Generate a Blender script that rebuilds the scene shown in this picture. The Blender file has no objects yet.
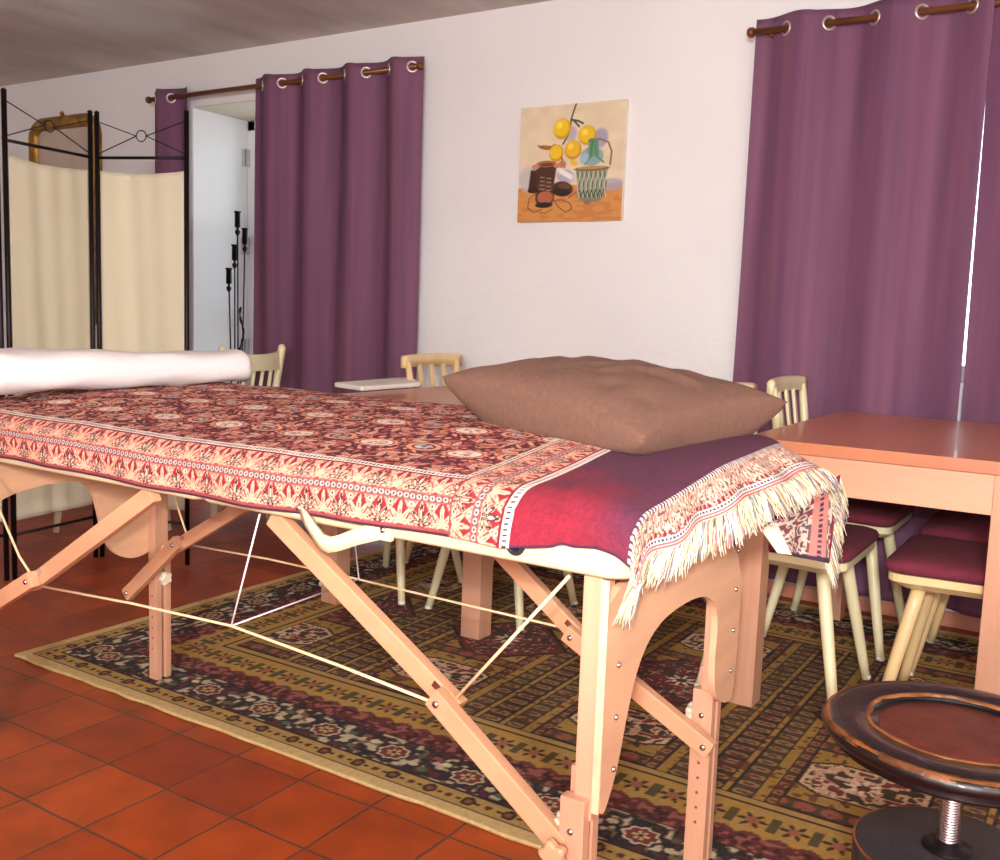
import bpy, bmesh, math, random
import numpy as np
from mathutils import Vector, Matrix

random.seed(7)
rng = np.random.default_rng(11)
PI = math.pi
S = bpy.context.scene
COL = S.collection

# ------------------------------------------------------------------ camera
CAM_H = 1.066
YAW, PITCH, ROLL, FPX = 0.5619, 0.1190, 0.0356, 989.8
cam_d = bpy.data.cameras.new('camera'); cam = bpy.data.objects.new('camera', cam_d); COL.objects.link(cam)
_f = Vector((-math.sin(YAW)*math.cos(PITCH), math.cos(YAW)*math.cos(PITCH), -math.sin(PITCH)))
_r0 = Vector((math.cos(YAW), math.sin(YAW), 0)); _u0 = _r0.cross(_f)
_r = _r0*math.cos(ROLL) + _u0*math.sin(ROLL); _u = -_r0*math.sin(ROLL) + _u0*math.cos(ROLL)
M = Matrix((( _r.x, _u.x, -_f.x, 0), (_r.y, _u.y, -_f.y, 0), (_r.z, _u.z, -_f.z, CAM_H), (0, 0, 0, 1)))
cam.matrix_world = M
cam_d.sensor_width = 36; cam_d.lens = FPX*36/1000; cam_d.clip_start = 0.05; cam_d.clip_end = 60
S.camera = cam

# ------------------------------------------------------------------ world, lights, exposure
W = bpy.data.worlds.new('world'); S.world = W; W.use_nodes = True
W.node_tree.nodes['Background'].inputs[0].default_value = (0.93, 0.97, 1.0, 1)
W.node_tree.nodes['Background'].inputs[1].default_value = 4.5
S.view_settings.view_transform = 'Standard'; S.view_settings.look = 'None'
S.view_settings.gamma = 1; S.view_settings.use_curve_mapping = False
S.view_settings.exposure = 0.1

def lamp(name, kind, loc, energy, color=(1, 1, 1), target=None, **kw):
    d = bpy.data.lights.new(name, kind); d.energy = energy; d.color = color
    for k, v in kw.items(): setattr(d, k, v)
    o = bpy.data.objects.new(name, d); COL.objects.link(o); o.location = loc
    if target is not None:
        o.rotation_euler = (Vector(target)-Vector(loc)).to_track_quat('-Z', 'Y').to_euler()
    return o
# the camera's own flash, a hand's breadth above the lens
fl = Vector((0, 0, CAM_H)) + _u*0.10 + _f*0.02
lamp('camera_flash', 'SPOT', fl, 118, (1.0, 0.97, 0.93), fl + _f*3 + _u*0.95, spot_size=math.radians(86), spot_blend=0.5, shadow_soft_size=0.018)
# added fill light behind the camera, lifts the far wall beyond the flash
lamp('added_rear_fill', 'POINT', (0.5, -1.6, 1.66), 335, (0.97, 0.985, 1.0), shadow_soft_size=0.10)
# added weak side fill, out of view; no window stands there
lamp('added_side_fill', 'AREA', (1.9, 0.3, 1.6), 5, (0.93, 0.96, 1.0), (-2.0, 2.6, 0.9), shape='RECTANGLE', size=1.6, size_y=1.4)

# ------------------------------------------------------------------ helpers
def lin(c):
    c = np.asarray(c, float)/255.0
    return np.where(c <= 0.04045, c/12.92, ((c+0.055)/1.055)**2.4)
def L4(r, g, b): return tuple(lin((r, g, b)).tolist()) + (1.0,)

class MB:
    def __init__(s): s.v = []; s.f = []; s.sm = []
    def add(s, vs, fs, smooth=True):
        n = len(s.v); s.v += [tuple(map(float, p)) for p in vs]
        for f in fs: s.f.append([i+n for i in f]); s.sm.append(smooth)
        return s
    def box(s, lo, hi, ch=0.0):
        x0, y0, z0 = lo; x1, y1, z1 = hi
        c = ((x0+x1)/2, (y0+y1)/2, (z0+z1)/2)
        return s.obox(c, (x1-x0, y1-y0, z1-z0), None, ch)
    def obox(s, c, size, rot=None, ch=0.0):
        bm = bmesh.new(); bmesh.ops.create_cube(bm, size=1)
        for v in bm.verts: v.co = Vector((v.co.x*size[0], v.co.y*size[1], v.co.z*size[2]))
        if ch > 0: bmesh.ops.bevel(bm, geom=bm.edges[:], offset=ch, segments=2, profile=0.6, affect='EDGES')
        R = rot if rot is not None else Matrix.Identity(3)
        bm.verts.index_update()
        vs = [R @ v.co + Vector(c) for v in bm.verts]; fs = [[v.index for v in f.verts] for f in bm.faces]
        bm.free(); return s.add(vs, fs, False)
    def bar(s, a, b, w, h, up=(0, 0, 1), ch=0.002):
        a = Vector(a); b = Vector(b); d = (b-a); L = d.length; d.normalize()
        side = d.cross(Vector(up)).normalized(); u2 = side.cross(d).normalized()
        R = Matrix((d, side, u2)).transposed()
        return s.obox((a+b)/2, (L, w, h), R, ch)
    def tube(s, pts, rad, n=10, caps=True):
        pts = [Vector(p) for p in pts]; m = len(pts)
        if not hasattr(rad, '__len__'): rad = [rad]*m
        t0 = (pts[1]-pts[0]).normalized()
        ref = Vector((0, 0, 1)) if abs(t0.z) < .9 else Vector((1, 0, 0))
        side = t0.cross(ref).normalized(); vs = []
        for i, p in enumerate(pts):
            t = (pts[min(i+1, m-1)]-pts[max(i-1, 0)]).normalized()
            side = (side - t*side.dot(t)).normalized(); up = t.cross(side)
            for k in range(n):
                a = 2*PI*k/n; vs.append(p + (side*math.cos(a)+up*math.sin(a))*rad[i])
        fs = [[i*n+k, i*n+(k+1) % n, (i+1)*n+(k+1) % n, (i+1)*n+k] for i in range(m-1) for k in range(n)]
        if caps: fs += [list(range(n))[::-1], [(m-1)*n+k for k in range(n)]]
        return s.add(vs, fs, True)
    def ring(s, c, R, r, axis=(0, 1, 0), n=20, k=8, squash=1):
        ax = Vector(axis).normalized(); ref = Vector((0, 0, 1)) if abs(ax.z) < .9 else Vector((1, 0, 0))
        e1 = ax.cross(ref).normalized(); e2 = ax.cross(e1); c = Vector(c); vs = []
        for i in range(n):
            a = 2*PI*i/n; d = e1*math.cos(a)+e2*math.sin(a)
            for j in range(k):
                b = 2*PI*j/k; vs.append(c + d*(R+r*math.cos(b)) + ax*(r*squash*math.sin(b)))
        fs = [[i*k+j, ((i+1) % n)*k+j, ((i+1) % n)*k+(j+1) % k, i*k+(j+1) % k] for i in range(n) for j in range(k)]
        return s.add(vs, fs, True)
    def lathe(s, prof, c=(0, 0, 0), n=32, axis=None):
        c = Vector(c); R = Matrix.Identity(3)
        if axis is not None: R = Vector((0, 0, 1)).rotation_difference(Vector(axis)).to_matrix()
        vs = []; m = len(prof)
        for (r, z) in prof:
            for k in range(n):
                a = 2*PI*k/n; vs.append(R @ Vector((r*math.cos(a), r*math.sin(a), z)) + c)
        fs = [[i*n+k, i*n+(k+1) % n, (i+1)*n+(k+1) % n, (i+1)*n+k] for i in range(m-1) for k in range(n)]
        if prof[0][0] > 1e-6: fs.append(list(range(n))[::-1])
        if prof[-1][0] > 1e-6: fs.append([(m-1)*n+k for k in range(n)])
        return s.add(vs, fs, True)
    def prism(s, poly, d0, d1, axis='z', ch=0.0):
        """poly: 2-D outline; extruded along axis (z: xy, x: yz, y: xz)"""
        def P(a, b, c):
            return (a, b, c) if axis == 'z' else ((c, a, b) if axis == 'x' else (a, c, b))
        n = len(poly); vs = [P(a, b, d0) for a, b in poly] + [P(a, b, d1) for a, b in poly]
        bm = bmesh.new(); bv = [bm.verts.new(p) for p in vs]
        bot = bm.faces.new(bv[:n]); top = bm.faces.new(bv[n:])
        for i in range(n): bm.faces.new((bv[i], bv[(i+1) % n], bv[n+(i+1) % n], bv[n+i]))
        bmesh.ops.recalc_face_normals(bm, faces=bm.faces[:])
        if ch > 0:
            ed = list({e for f in (bot, top) for e in f.edges})
            bmesh.ops.bevel(bm, geom=ed, offset=ch, segments=2, profile=0.6, affect='EDGES')
        bmesh.ops.triangulate(bm, faces=[f for f in bm.faces if len(f.verts) > 4])
        bm.verts.index_update()
        s.add([v.co for v in bm.verts], [[v.index for v in f.verts] for f in bm.faces], False); bm.free(); return s

def mesh_obj(name, mb, mat, parent=None, world=True, cols=None, autosmooth=True):
    me = bpy.data.meshes.new(name)
    off = Vector((0, 0, 0))
    if parent is not None and world:
        p = parent
        while p is not None: off += p.location; p = p.parent
    vs = [(v[0]-off.x, v[1]-off.y, v[2]-off.z) for v in mb.v]
    me.from_pydata(vs, [], mb.f); me.polygons.foreach_set('use_smooth', mb.sm)
    me.update()
    bm = bmesh.new(); bm.from_mesh(me); bmesh.ops.recalc_face_normals(bm, faces=bm.faces[:]); bm.to_mesh(me); bm.free()
    if cols is not None:
        at = me.color_attributes.new('dye', 'FLOAT_COLOR', 'POINT'); at.data.foreach_set('color', np.asarray(cols, np.float32).ravel())
    me.materials.append(mat)
    o = bpy.data.objects.new(name, me); COL.objects.link(o)
    if parent is not None: o.parent = parent
    return o

def grid_obj(name, XYZ, mat, parent=None, cols=None, thick=0.0):
    """XYZ: (n,m,3) numpy grid of a surface"""
    n, m = XYZ.shape[:2]
    off = np.zeros(3)
    p = parent
    while p is not None: off += np.array(p.location); p = p.parent
    V = (XYZ - off).reshape(-1, 3)
    idx = np.arange(n*m).reshape(n, m)
    F = np.stack([idx[:-1, :-1], idx[1:, :-1], idx[1:, 1:], idx[:-1, 1:]], -1).reshape(-1, 4)
    me = bpy.data.meshes.new(name)
    me.vertices.add(len(V)); me.vertices.foreach_set('co', V.astype(np.float32).ravel())
    me.loops.add(F.size); me.loops.foreach_set('vertex_index', F.astype(np.int32).ravel())
    me.polygons.add(len(F)); me.polygons.foreach_set('loop_start', (np.arange(len(F))*4).astype(np.int32))
    me.polygons.foreach_set('loop_total', np.full(len(F), 4, np.int32))
    me.polygons.foreach_set('use_smooth', np.ones(len(F), bool))
    me.update(calc_edges=True); me.validate()
    if cols is not None:
        c = np.ones((n*m, 4), np.float32); c[:, :3] = cols.reshape(-1, 3)
        at = me.color_attributes.new('dye', 'FLOAT_COLOR', 'POINT'); at.data.foreach_set('color', c.ravel())
    me.materials.append(mat)
    o = bpy.data.objects.new(name, me); COL.objects.link(o)
    if parent is not None: o.parent = parent
    if thick:
        md = o.modifiers.new('thickness', 'SOLIDIFY'); md.thickness = thick; md.offset = -1
    return o

def thing(name, label, cat, loc=(0, 0, 0), rz=0, group=None):
    o = bpy.data.objects.new(name, None); COL.objects.link(o); o.empty_display_size = 0.1
    o.location = loc; o.rotation_euler = (0, 0, rz); o['label'] = label; o['category'] = cat
    if group: o['group'] = group
    return o
def tag(o, label, cat, group=None):
    o['label'] = label; o['category'] = cat
    if group: o['group'] = group
    return o
def struct(o): o['kind'] = 'structure'; return o
def copy_tree(o, parent=None):
    c = o.copy(); COL.objects.link(c); c.parent = parent
    for ch in [k for k in bpy.data.objects if k.parent == o]: copy_tree(ch, c)
    return c

# ------------------------------------------------------------------ materials
def mat(name, color, rough=0.6, metal=0.0, spec=0.5, bump=None, var=None, coat=0.0, sheen=0.0, trans=0.0):
    """bump=(scale,strength), var=(scale,amount,stretch)"""
    m = bpy.data.materials.new(name); m.use_nodes = True; nt = m.node_tree; b = nt.nodes['Principled BSDF']
    b.inputs['Base Color'].default_value = L4(*color); b.inputs['Roughness'].default_value = rough
    b.inputs['Metallic'].default_value = metal; b.inputs['Specular IOR Level'].default_value = spec
    b.inputs['Coat Weight'].default_value = coat; b.inputs['Sheen Weight'].default_value = sheen*0.0
    tc = nt.nodes.new('ShaderNodeTexCoord')
    if var:
        mp = nt.nodes.new('ShaderNodeMapping'); mp.inputs['Scale'].default_value = var[2] if len(var) > 2 else (1, 1, 1)
        nt.links.new(tc.outputs['Object'], mp.inputs[0])
        n = nt.nodes.new('ShaderNodeTexNoise'); n.inputs['Scale'].default_value = var[0]; n.inputs['Detail'].default_value = 5
        nt.links.new(mp.outputs[0], n.inputs['Vector'])
        r = nt.nodes.new('ShaderNodeValToRGB'); c = np.array(color, float); a = var[1]
        r.color_ramp.elements[0].position = 0.3; r.color_ramp.elements[1].position = 0.7
        r.color_ramp.elements[0].color = L4(*np.clip(c*(1-a), 0, 255)); r.color_ramp.elements[1].color = L4(*np.clip(c*(1+a), 0, 255))
        nt.links.new(n.outputs['Fac'], r.inputs[0]); nt.links.new(r.outputs[0], b.inputs['Base Color'])
    if bump:
        n2 = nt.nodes.new('ShaderNodeTexNoise'); n2.inputs['Scale'].default_value = bump[0]; n2.inputs['Detail'].default_value = 4
        nt.links.new(tc.outputs['Object'], n2.inputs['Vector'])
        bp = nt.nodes.new('ShaderNodeBump'); bp.inputs['Strength'].default_value = bump[1]; bp.inputs['Distance'].default_value = 0.01
        nt.links.new(n2.outputs['Fac'], bp.inputs['Height']); nt.links.new(bp.outputs[0], b.inputs['Normal'])
    return m
def dyed(name, rough=0.9, sheen=0.0, bump=(400, 0.3)):
    m = mat(name, (128, 128, 128), rough, bump=bump, sheen=sheen); nt = m.node_tree
    a = nt.nodes.new('ShaderNodeAttribute'); a.attribute_name = 'dye'
    nt.links.new(a.outputs['Color'], nt.nodes['Principled BSDF'].inputs['Base Color']); return m

m_wall = mat('plaster_wall', (234, 231, 230), 0.9, bump=(35, 0.25), var=(1.2, 0.015))
m_ceil = mat('rough_ceiling', (205, 196, 188), 0.95, bump=(60, 0.5), var=(5, 0.06, (1, .3, 1)))
m_white = mat('white_paint', (228, 230, 230), 0.55, var=(2, 0.01))
m_base = mat('terracotta_skirting', (196, 128, 102), 0.5, var=(8, 0.1))
m_beech = mat('beech_wood', (204, 152, 122), 0.42, var=(26, 0.05, (1, 1, .05)), coat=0.1)
m_beechH = mat('beech_wood_lengthwise', (212, 160, 128), 0.42, var=(9, 0.06, (.12, 1, 1)), coat=0.1)
m_brace = mat('orange_beech_brace', (206, 152, 116), 0.42, var=(14, 0.08, (.2, 1, .4)), coat=0.1)
m_ply = mat('pale_beech_plywood', (214, 168, 132), 0.45, var=(24, 0.05, (1, .12, 1)))
m_plyedge = mat('plywood_edge', (222, 190, 154), 0.5, var=(60, 0.05))
m_apron = mat('dark_frame_wood', (150, 88, 52), 0.5, var=(8, 0.1, (.2, 1, 1)))
m_top = mat('beech_veneer_top', (194, 122, 88), 0.33, var=(6, 0.045, (1, .15, 1)), coat=0.15)
m_vinyl = mat('cream_vinyl', (222, 206, 166), 0.38, bump=(300, 0.05), var=(3, .01))
m_chair = mat('cream_lacquered_wood', (232, 222, 178), 0.35, var=(7, 0.03, (1, 1, .2)), coat=.2)
m_chairn = mat('natural_lacquered_wood', (226, 196, 142), 0.35, var=(7, 0.05, (1, 1, .2)), coat=.2)
m_cush = mat('burgundy_cushion_cloth', (112, 38, 54), 0.95, bump=(500, .3), var=(30, .07), sheen=.2)
m_iron = mat('black_iron', (34, 27, 28), 0.45, metal=.6, spec=.4, var=(20, .1))
m_rod = mat('brown_rod', (112, 66, 34), 0.4, metal=.3, var=(10, .1))
m_steel = mat('bright_steel', (205, 205, 208), 0.22, metal=1, var=(30, .03))
m_nickel = mat('satin_nickel', (216, 206, 196), 0.35, metal=.8, var=(30, .03))
m_cord = mat('beige_cord', (232, 206, 160), 0.7, var=(200, .06))
m_wire = mat('white_coated_wire', (236, 226, 226), .4, var=(30, .02))
m_black = mat('black_rubber', (38, 42, 48), 0.4, var=(20, .1))
m_knob = mat('pale_plastic_knob', (226, 214, 186), 0.5, var=(20, .03))
m_linen = mat('cream_screen_cloth', (208, 200, 174), 0.9, bump=(350, .2), var=(1.6, .02, (4, 4, .6)))
m_gilt = mat('old_gilt', (150, 112, 44), 0.4, metal=.55, bump=(45, .8), var=(14, .28))
m_glassm = mat('mirror_glass', (206, 190, 172), 0.3, metal=.6, var=(3, .04))
m_pillow = mat('brown_pillow_cloth', (118, 84, 70), 0.95, bump=(600, .35), var=(90, .05), sheen=.25)
m_towel = mat('white_towelling', (214, 208, 206), 0.95, bump=(90, .18), var=(8, .01), sheen=.3)
m_laq = mat('black_lacquer_worn', (16, 10, 14), 0.35, coat=.25, var=(12, .3), bump=(40, .15))
m_worn = mat('worn_bare_wood_rim', (96, 58, 28), 0.4, var=(16, .75, (1, 1, 3)), bump=(70, .4))
m_leather = mat('oxblood_leather', (98, 42, 30), 0.38, bump=(120, .3), var=(16, .25))
m_grey = mat('black_leather_drum', (52, 48, 52), 0.55, bump=(150, .25), var=(18, .15))
m_clothw = mat('white_cloth', (238, 234, 222), 0.8, var=(5, .01))
m_rugm = dyed('woven_rug_pile', .97, .1, (300, .5))
m_blanket = dyed('woven_blanket_cloth', .93, .25, (500, .35))
m_fringe = dyed('blanket_fringe_yarn', .95, .1, (200, .1))
m_paint = dyed('oil_paint_on_canvas', .6, 0, (150, .15))
def glass_mat():
    m = bpy.data.materials.new('window_glass'); m.use_nodes = True; nt = m.node_tree
    t = nt.nodes.new('ShaderNodeBsdfTransparent'); t.inputs[0].default_value = (.93, .96, .97, 1); g = nt.nodes.new('ShaderNodeBsdfGlossy'); g.inputs['Roughness'].default_value = .02
    fr = nt.nodes.new('ShaderNodeFresnel'); fr.inputs[0].default_value = 1.45
    mx = nt.nodes.new('ShaderNodeMixShader'); nt.links.new(fr.outputs[0], mx.inputs[0]); nt.links.new(t.outputs[0], mx.inputs[1]); nt.links.new(g.outputs[0], mx.inputs[2])
    nt.links.new(mx.outputs[0], nt.nodes['Material Output'].inputs[0]); return m
m_glass = glass_mat()

def curtain_mat():
    m = bpy.data.materials.new('purple_curtain_cloth'); m.use_nodes = True; nt = m.node_tree
    b = nt.nodes['Principled BSDF']; b.inputs['Roughness'].default_value = .75; b.inputs['Sheen Weight'].default_value = 0.0
    tc = nt.nodes.new('ShaderNodeTexCoord'); mp = nt.nodes.new('ShaderNodeMapping'); mp.inputs['Scale'].default_value = (9, 1, .35)
    n = nt.nodes.new('ShaderNodeTexNoise'); n.inputs['Scale'].default_value = 2.2; n.inputs['Detail'].default_value = 3
    r = nt.nodes.new('ShaderNodeValToRGB'); r.color_ramp.elements[0].position = .3; r.color_ramp.elements[1].position = .72
    r.color_ramp.elements[0].color = L4(110, 70, 100); r.color_ramp.elements[1].color = L4(136, 88, 112)
    nt.links.new(tc.outputs['Object'], mp.inputs[0]); nt.links.new(mp.outputs[0], n.inputs['Vector']); nt.links.new(n.outputs[0], r.inputs[0])
    nt.links.new(r.outputs[0], b.inputs['Base Color'])
    w = nt.nodes.new('ShaderNodeTexWave'); w.inputs['Scale'].default_value = 260; w.bands_direction = 'Z'
    bp = nt.nodes.new('ShaderNodeBump'); bp.inputs['Strength'].default_value = .12; bp.inputs['Distance'].default_value = .004
    nt.links.new(tc.outputs['Object'], w.inputs['Vector']); nt.links.new(w.outputs['Fac'], bp.inputs['Height']); nt.links.new(bp.outputs[0], b.inputs['Normal'])
    t = nt.nodes.new('ShaderNodeBsdfTranslucent'); nt.links.new(r.outputs[0], t.inputs[0])
    mx = nt.nodes.new('ShaderNodeMixShader'); mx.inputs[0].default_value = .12
    nt.links.new(b.outputs[0], mx.inputs[1]); nt.links.new(t.outputs[0], mx.inputs[2]); nt.links.new(mx.outputs[0], nt.nodes['Material Output'].inputs[0])
    return m
m_curt = curtain_mat()

def tile_mat():
    m = bpy.data.materials.new('terracotta_tiles'); m.use_nodes = True; nt = m.node_tree; b = nt.nodes['Principled BSDF']
    tc = nt.nodes.new('ShaderNodeTexCoord'); mp = nt.nodes.new('ShaderNodeMapping')
    s = 0.2042; mp.inputs['Location'].default_value = (2.0951+s*20, -1.579+s*20, 0)
    nt.links.new(tc.outputs['Object'], mp.inputs[0])
    wn = nt.nodes.new('ShaderNodeTexNoise'); wn.inputs['Scale'].default_value = 7; wn.inputs['Detail'].default_value = 2
    nt.links.new(tc.outputs['Object'], wn.inputs['Vector'])
    va = nt.nodes.new('ShaderNodeVectorMath'); va.operation = 'MULTIPLY_ADD'; va.inputs[1].default_value = (.012, .012, 0)
    nt.links.new(wn.outputs['Color'], va.inputs[0]); nt.links.new(mp.outputs[0], va.inputs[2])
    br = nt.nodes.new('ShaderNodeTexBrick'); br.offset = 0; br.squash = 1
    br.inputs['Scale'].default_value = 1; br.inputs['Brick Width'].default_value = s; br.inputs['Row Height'].default_value = s
    br.inputs['Mortar Size'].default_value = .0035; br.inputs['Mortar Smooth'].default_value = .25; br.inputs['Bias'].default_value = 0
    br.inputs['Color1'].default_value = L4(182, 78, 26); br.inputs['Color2'].default_value = L4(150, 56, 20); br.inputs['Mortar'].default_value = L4(96, 66, 52)
    nt.links.new(va.outputs[0], br.inputs['Vector'])
    n = nt.nodes.new('ShaderNodeTexNoise'); n.inputs['Scale'].default_value = 9; n.inputs['Detail'].default_value = 6
    nt.links.new(tc.outputs['Object'], n.inputs['Vector'])
    mx = nt.nodes.new('ShaderNodeMix'); mx.data_type = 'RGBA'; mx.blend_type = 'MULTIPLY'; mx.inputs[0].default_value = 1
    r = nt.nodes.new('ShaderNodeValToRGB'); r.color_ramp.elements[0].position = .3; r.color_ramp.elements[1].position = .7
    r.color_ramp.elements[0].color = (.72, .72, .62, 1); r.color_ramp.elements[1].color = (1.12, 1.08, 1.0, 1)
    nt.links.new(n.outputs[0], r.inputs[0]); nt.links.new(br.outputs['Color'], mx.inputs[6]); nt.links.new(r.outputs[0], mx.inputs[7])
    nt.links.new(mx.outputs[2], b.inputs['Base Color'])
    b.inputs['Roughness'].default_value = .42; b.inputs['Specular IOR Level'].default_value = .4
    bp = nt.nodes.new('ShaderNodeBump'); bp.inputs['Strength'].default_value = .6; bp.inputs['Distance'].default_value = .004; bp.invert = True
    nt.links.new(br.outputs['Fac'], bp.inputs['Height'])
    bp2 = nt.nodes.new('ShaderNodeBump'); bp2.inputs['Strength'].default_value = .2; bp2.inputs['Distance'].default_value = .01
    nt.links.new(n.outputs[0], bp2.inputs['Height']); nt.links.new(bp.outputs[0], bp2.inputs['Normal']); nt.links.new(bp2.outputs[0], b.inputs['Normal'])
    return m
m_tile = tile_mat()

# ------------------------------------------------------------------ numpy drawing
def sst(a, b, x): t = np.clip((x-a)/(b-a), 0, 1); return t*t*(3-2*t)
def vnoise(x, y, seed=0):
    xi = np.floor(x).astype(int); yi = np.floor(y).astype(int); fx = x-xi; fy = y-yi
    fx = fx*fx*(3-2*fx); fy = fy*fy*(3-2*fy)
    def h(a, b):
        n = (a*374761393 + b*668265263 + seed*1442695041) & 0xffffffff
        n = ((n ^ (n >> 13))*1274126177) & 0xffffffff
        return ((n ^ (n >> 16)) & 0xffff)/65535.0
    return (h(xi, yi)*(1-fx)+h(xi+1, yi)*fx)*(1-fy) + (h(xi, yi+1)*(1-fx)+h(xi+1, yi+1)*fx)*fy
def put(C, mask, col):
    m = np.clip(mask, 0, 1)[..., None]; C[...] = C*(1-m) + lin(col)*m

# ================================================================== SETTING
YW = 3.80; ZC = 2.385
XL, XRW, YB = -6.7, 2.1, -2.6
LX0, LX1 = -4.46, -3.02         # left recess
RX0, RX1 = -1.12, 0.35          # right recess
DEP = 0.52
floor = struct(mesh_obj('floor', MB().box((XL-.1, YB-.1, -.12), (XRW+.1, YW+DEP+.1, 0)), m_tile))
struct(mesh_obj('ceiling', MB().box((XL-.1, YB-.1, ZC), (XRW+.1, YW+DEP+.1, ZC+.12)), m_ceil))
wb = MB()
ZT = 2.12; WZ0 = 0.86
wb.box((XL, YW, 0), (LX0, YW+DEP, ZC)); wb.box((LX0, YW, ZT), (LX1, YW+DEP, ZC)); wb.box((LX1, YW, 0), (RX0, YW+DEP, ZC))
wb.box((RX0, YW, 2.06), (RX1, YW+DEP, ZC)); wb.box((RX0, YW, 0), (RX1, YW+DEP, WZ0)); wb.box((RX1, YW, 0), (XRW, YW+DEP, ZC))
struct(mesh_obj('wall_back', wb, m_wall))
struct(mesh_obj('wall_left', MB().box((XL-.1, YB, 0), (XL, YW+DEP, ZC)), m_wall))
struct(mesh_obj('wall_right', MB().box((XRW, YB, 0), (XRW+.1, YW+DEP, ZC)), m_wall))
struct(mesh_obj('wall_front', MB().box((XL, YB-.1, 0), (XRW, YB, ZC)), m_wall))
# painted lining of the left recess and its soffit
struct(mesh_obj('trim_1', MB().box((LX0, YW+.002, 0), (LX0+.006, YW+DEP-.12, ZT)), m_white))
struct(mesh_obj('trim_2', MB().box((LX0, YW+.004, ZT-.006), (LX1, YW+DEP-.12, ZT)), mat('beige_soffit', (216, 206, 184), .8, var=(3, .02))))
def window(name, x0, x1, z0, z1, y, mull, door=False):
    f = 0.06; mb = MB()
    mb.box((x0, y, z0), (x0+f, y+.07, z1), .004); mb.box((x1-f, y, z0), (x1, y+.07, z1), .004)
    mb.box((x0, y, z1-f), (x1, y+.07, z1), .004); mb.box((x0, y, z0), (x1, y+.07, z0+f), .004)
    for t in mull: mb.box((x0+(x1-x0)*t-.035, y, z0+f), (x0+(x1-x0)*t+.035, y+.07, z1-f), .004)
    if door: mb.box((x0+f, y+.01, .9), (x1-f, y+.06, .98), .004)
    o = struct(mesh_obj(name, mb, m_white))
    g = mesh_obj('pane', MB().box((x0+f, y+.03, z0+f), (x1-f, y+.036, z1-f)), m_glass, o)
    return o
w1 = window('door_1', LX0+.006, LX1, 0.0, ZT-.006, YW+DEP-.12, (.5,), True)
for z in (1.395, .80, 1.9, .25): mesh_obj('hinge', MB().box((LX0+.004, YW+DEP-.165, z-.05), (LX0+.03, YW+DEP-.118, z+.05), .003), m_steel, w1)
window('window_1', RX0, RX1, WZ0, 2.06, YW+DEP-.12, (.5,))
bb = MB(); bb.box((LX1, YW-.012, 0), (XRW, YW, .055), .003); bb.box((XL, YW-.012, 0), (LX0, YW, .055), .003)
struct(mesh_obj('baseboard_back', bb, m_base))

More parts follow.
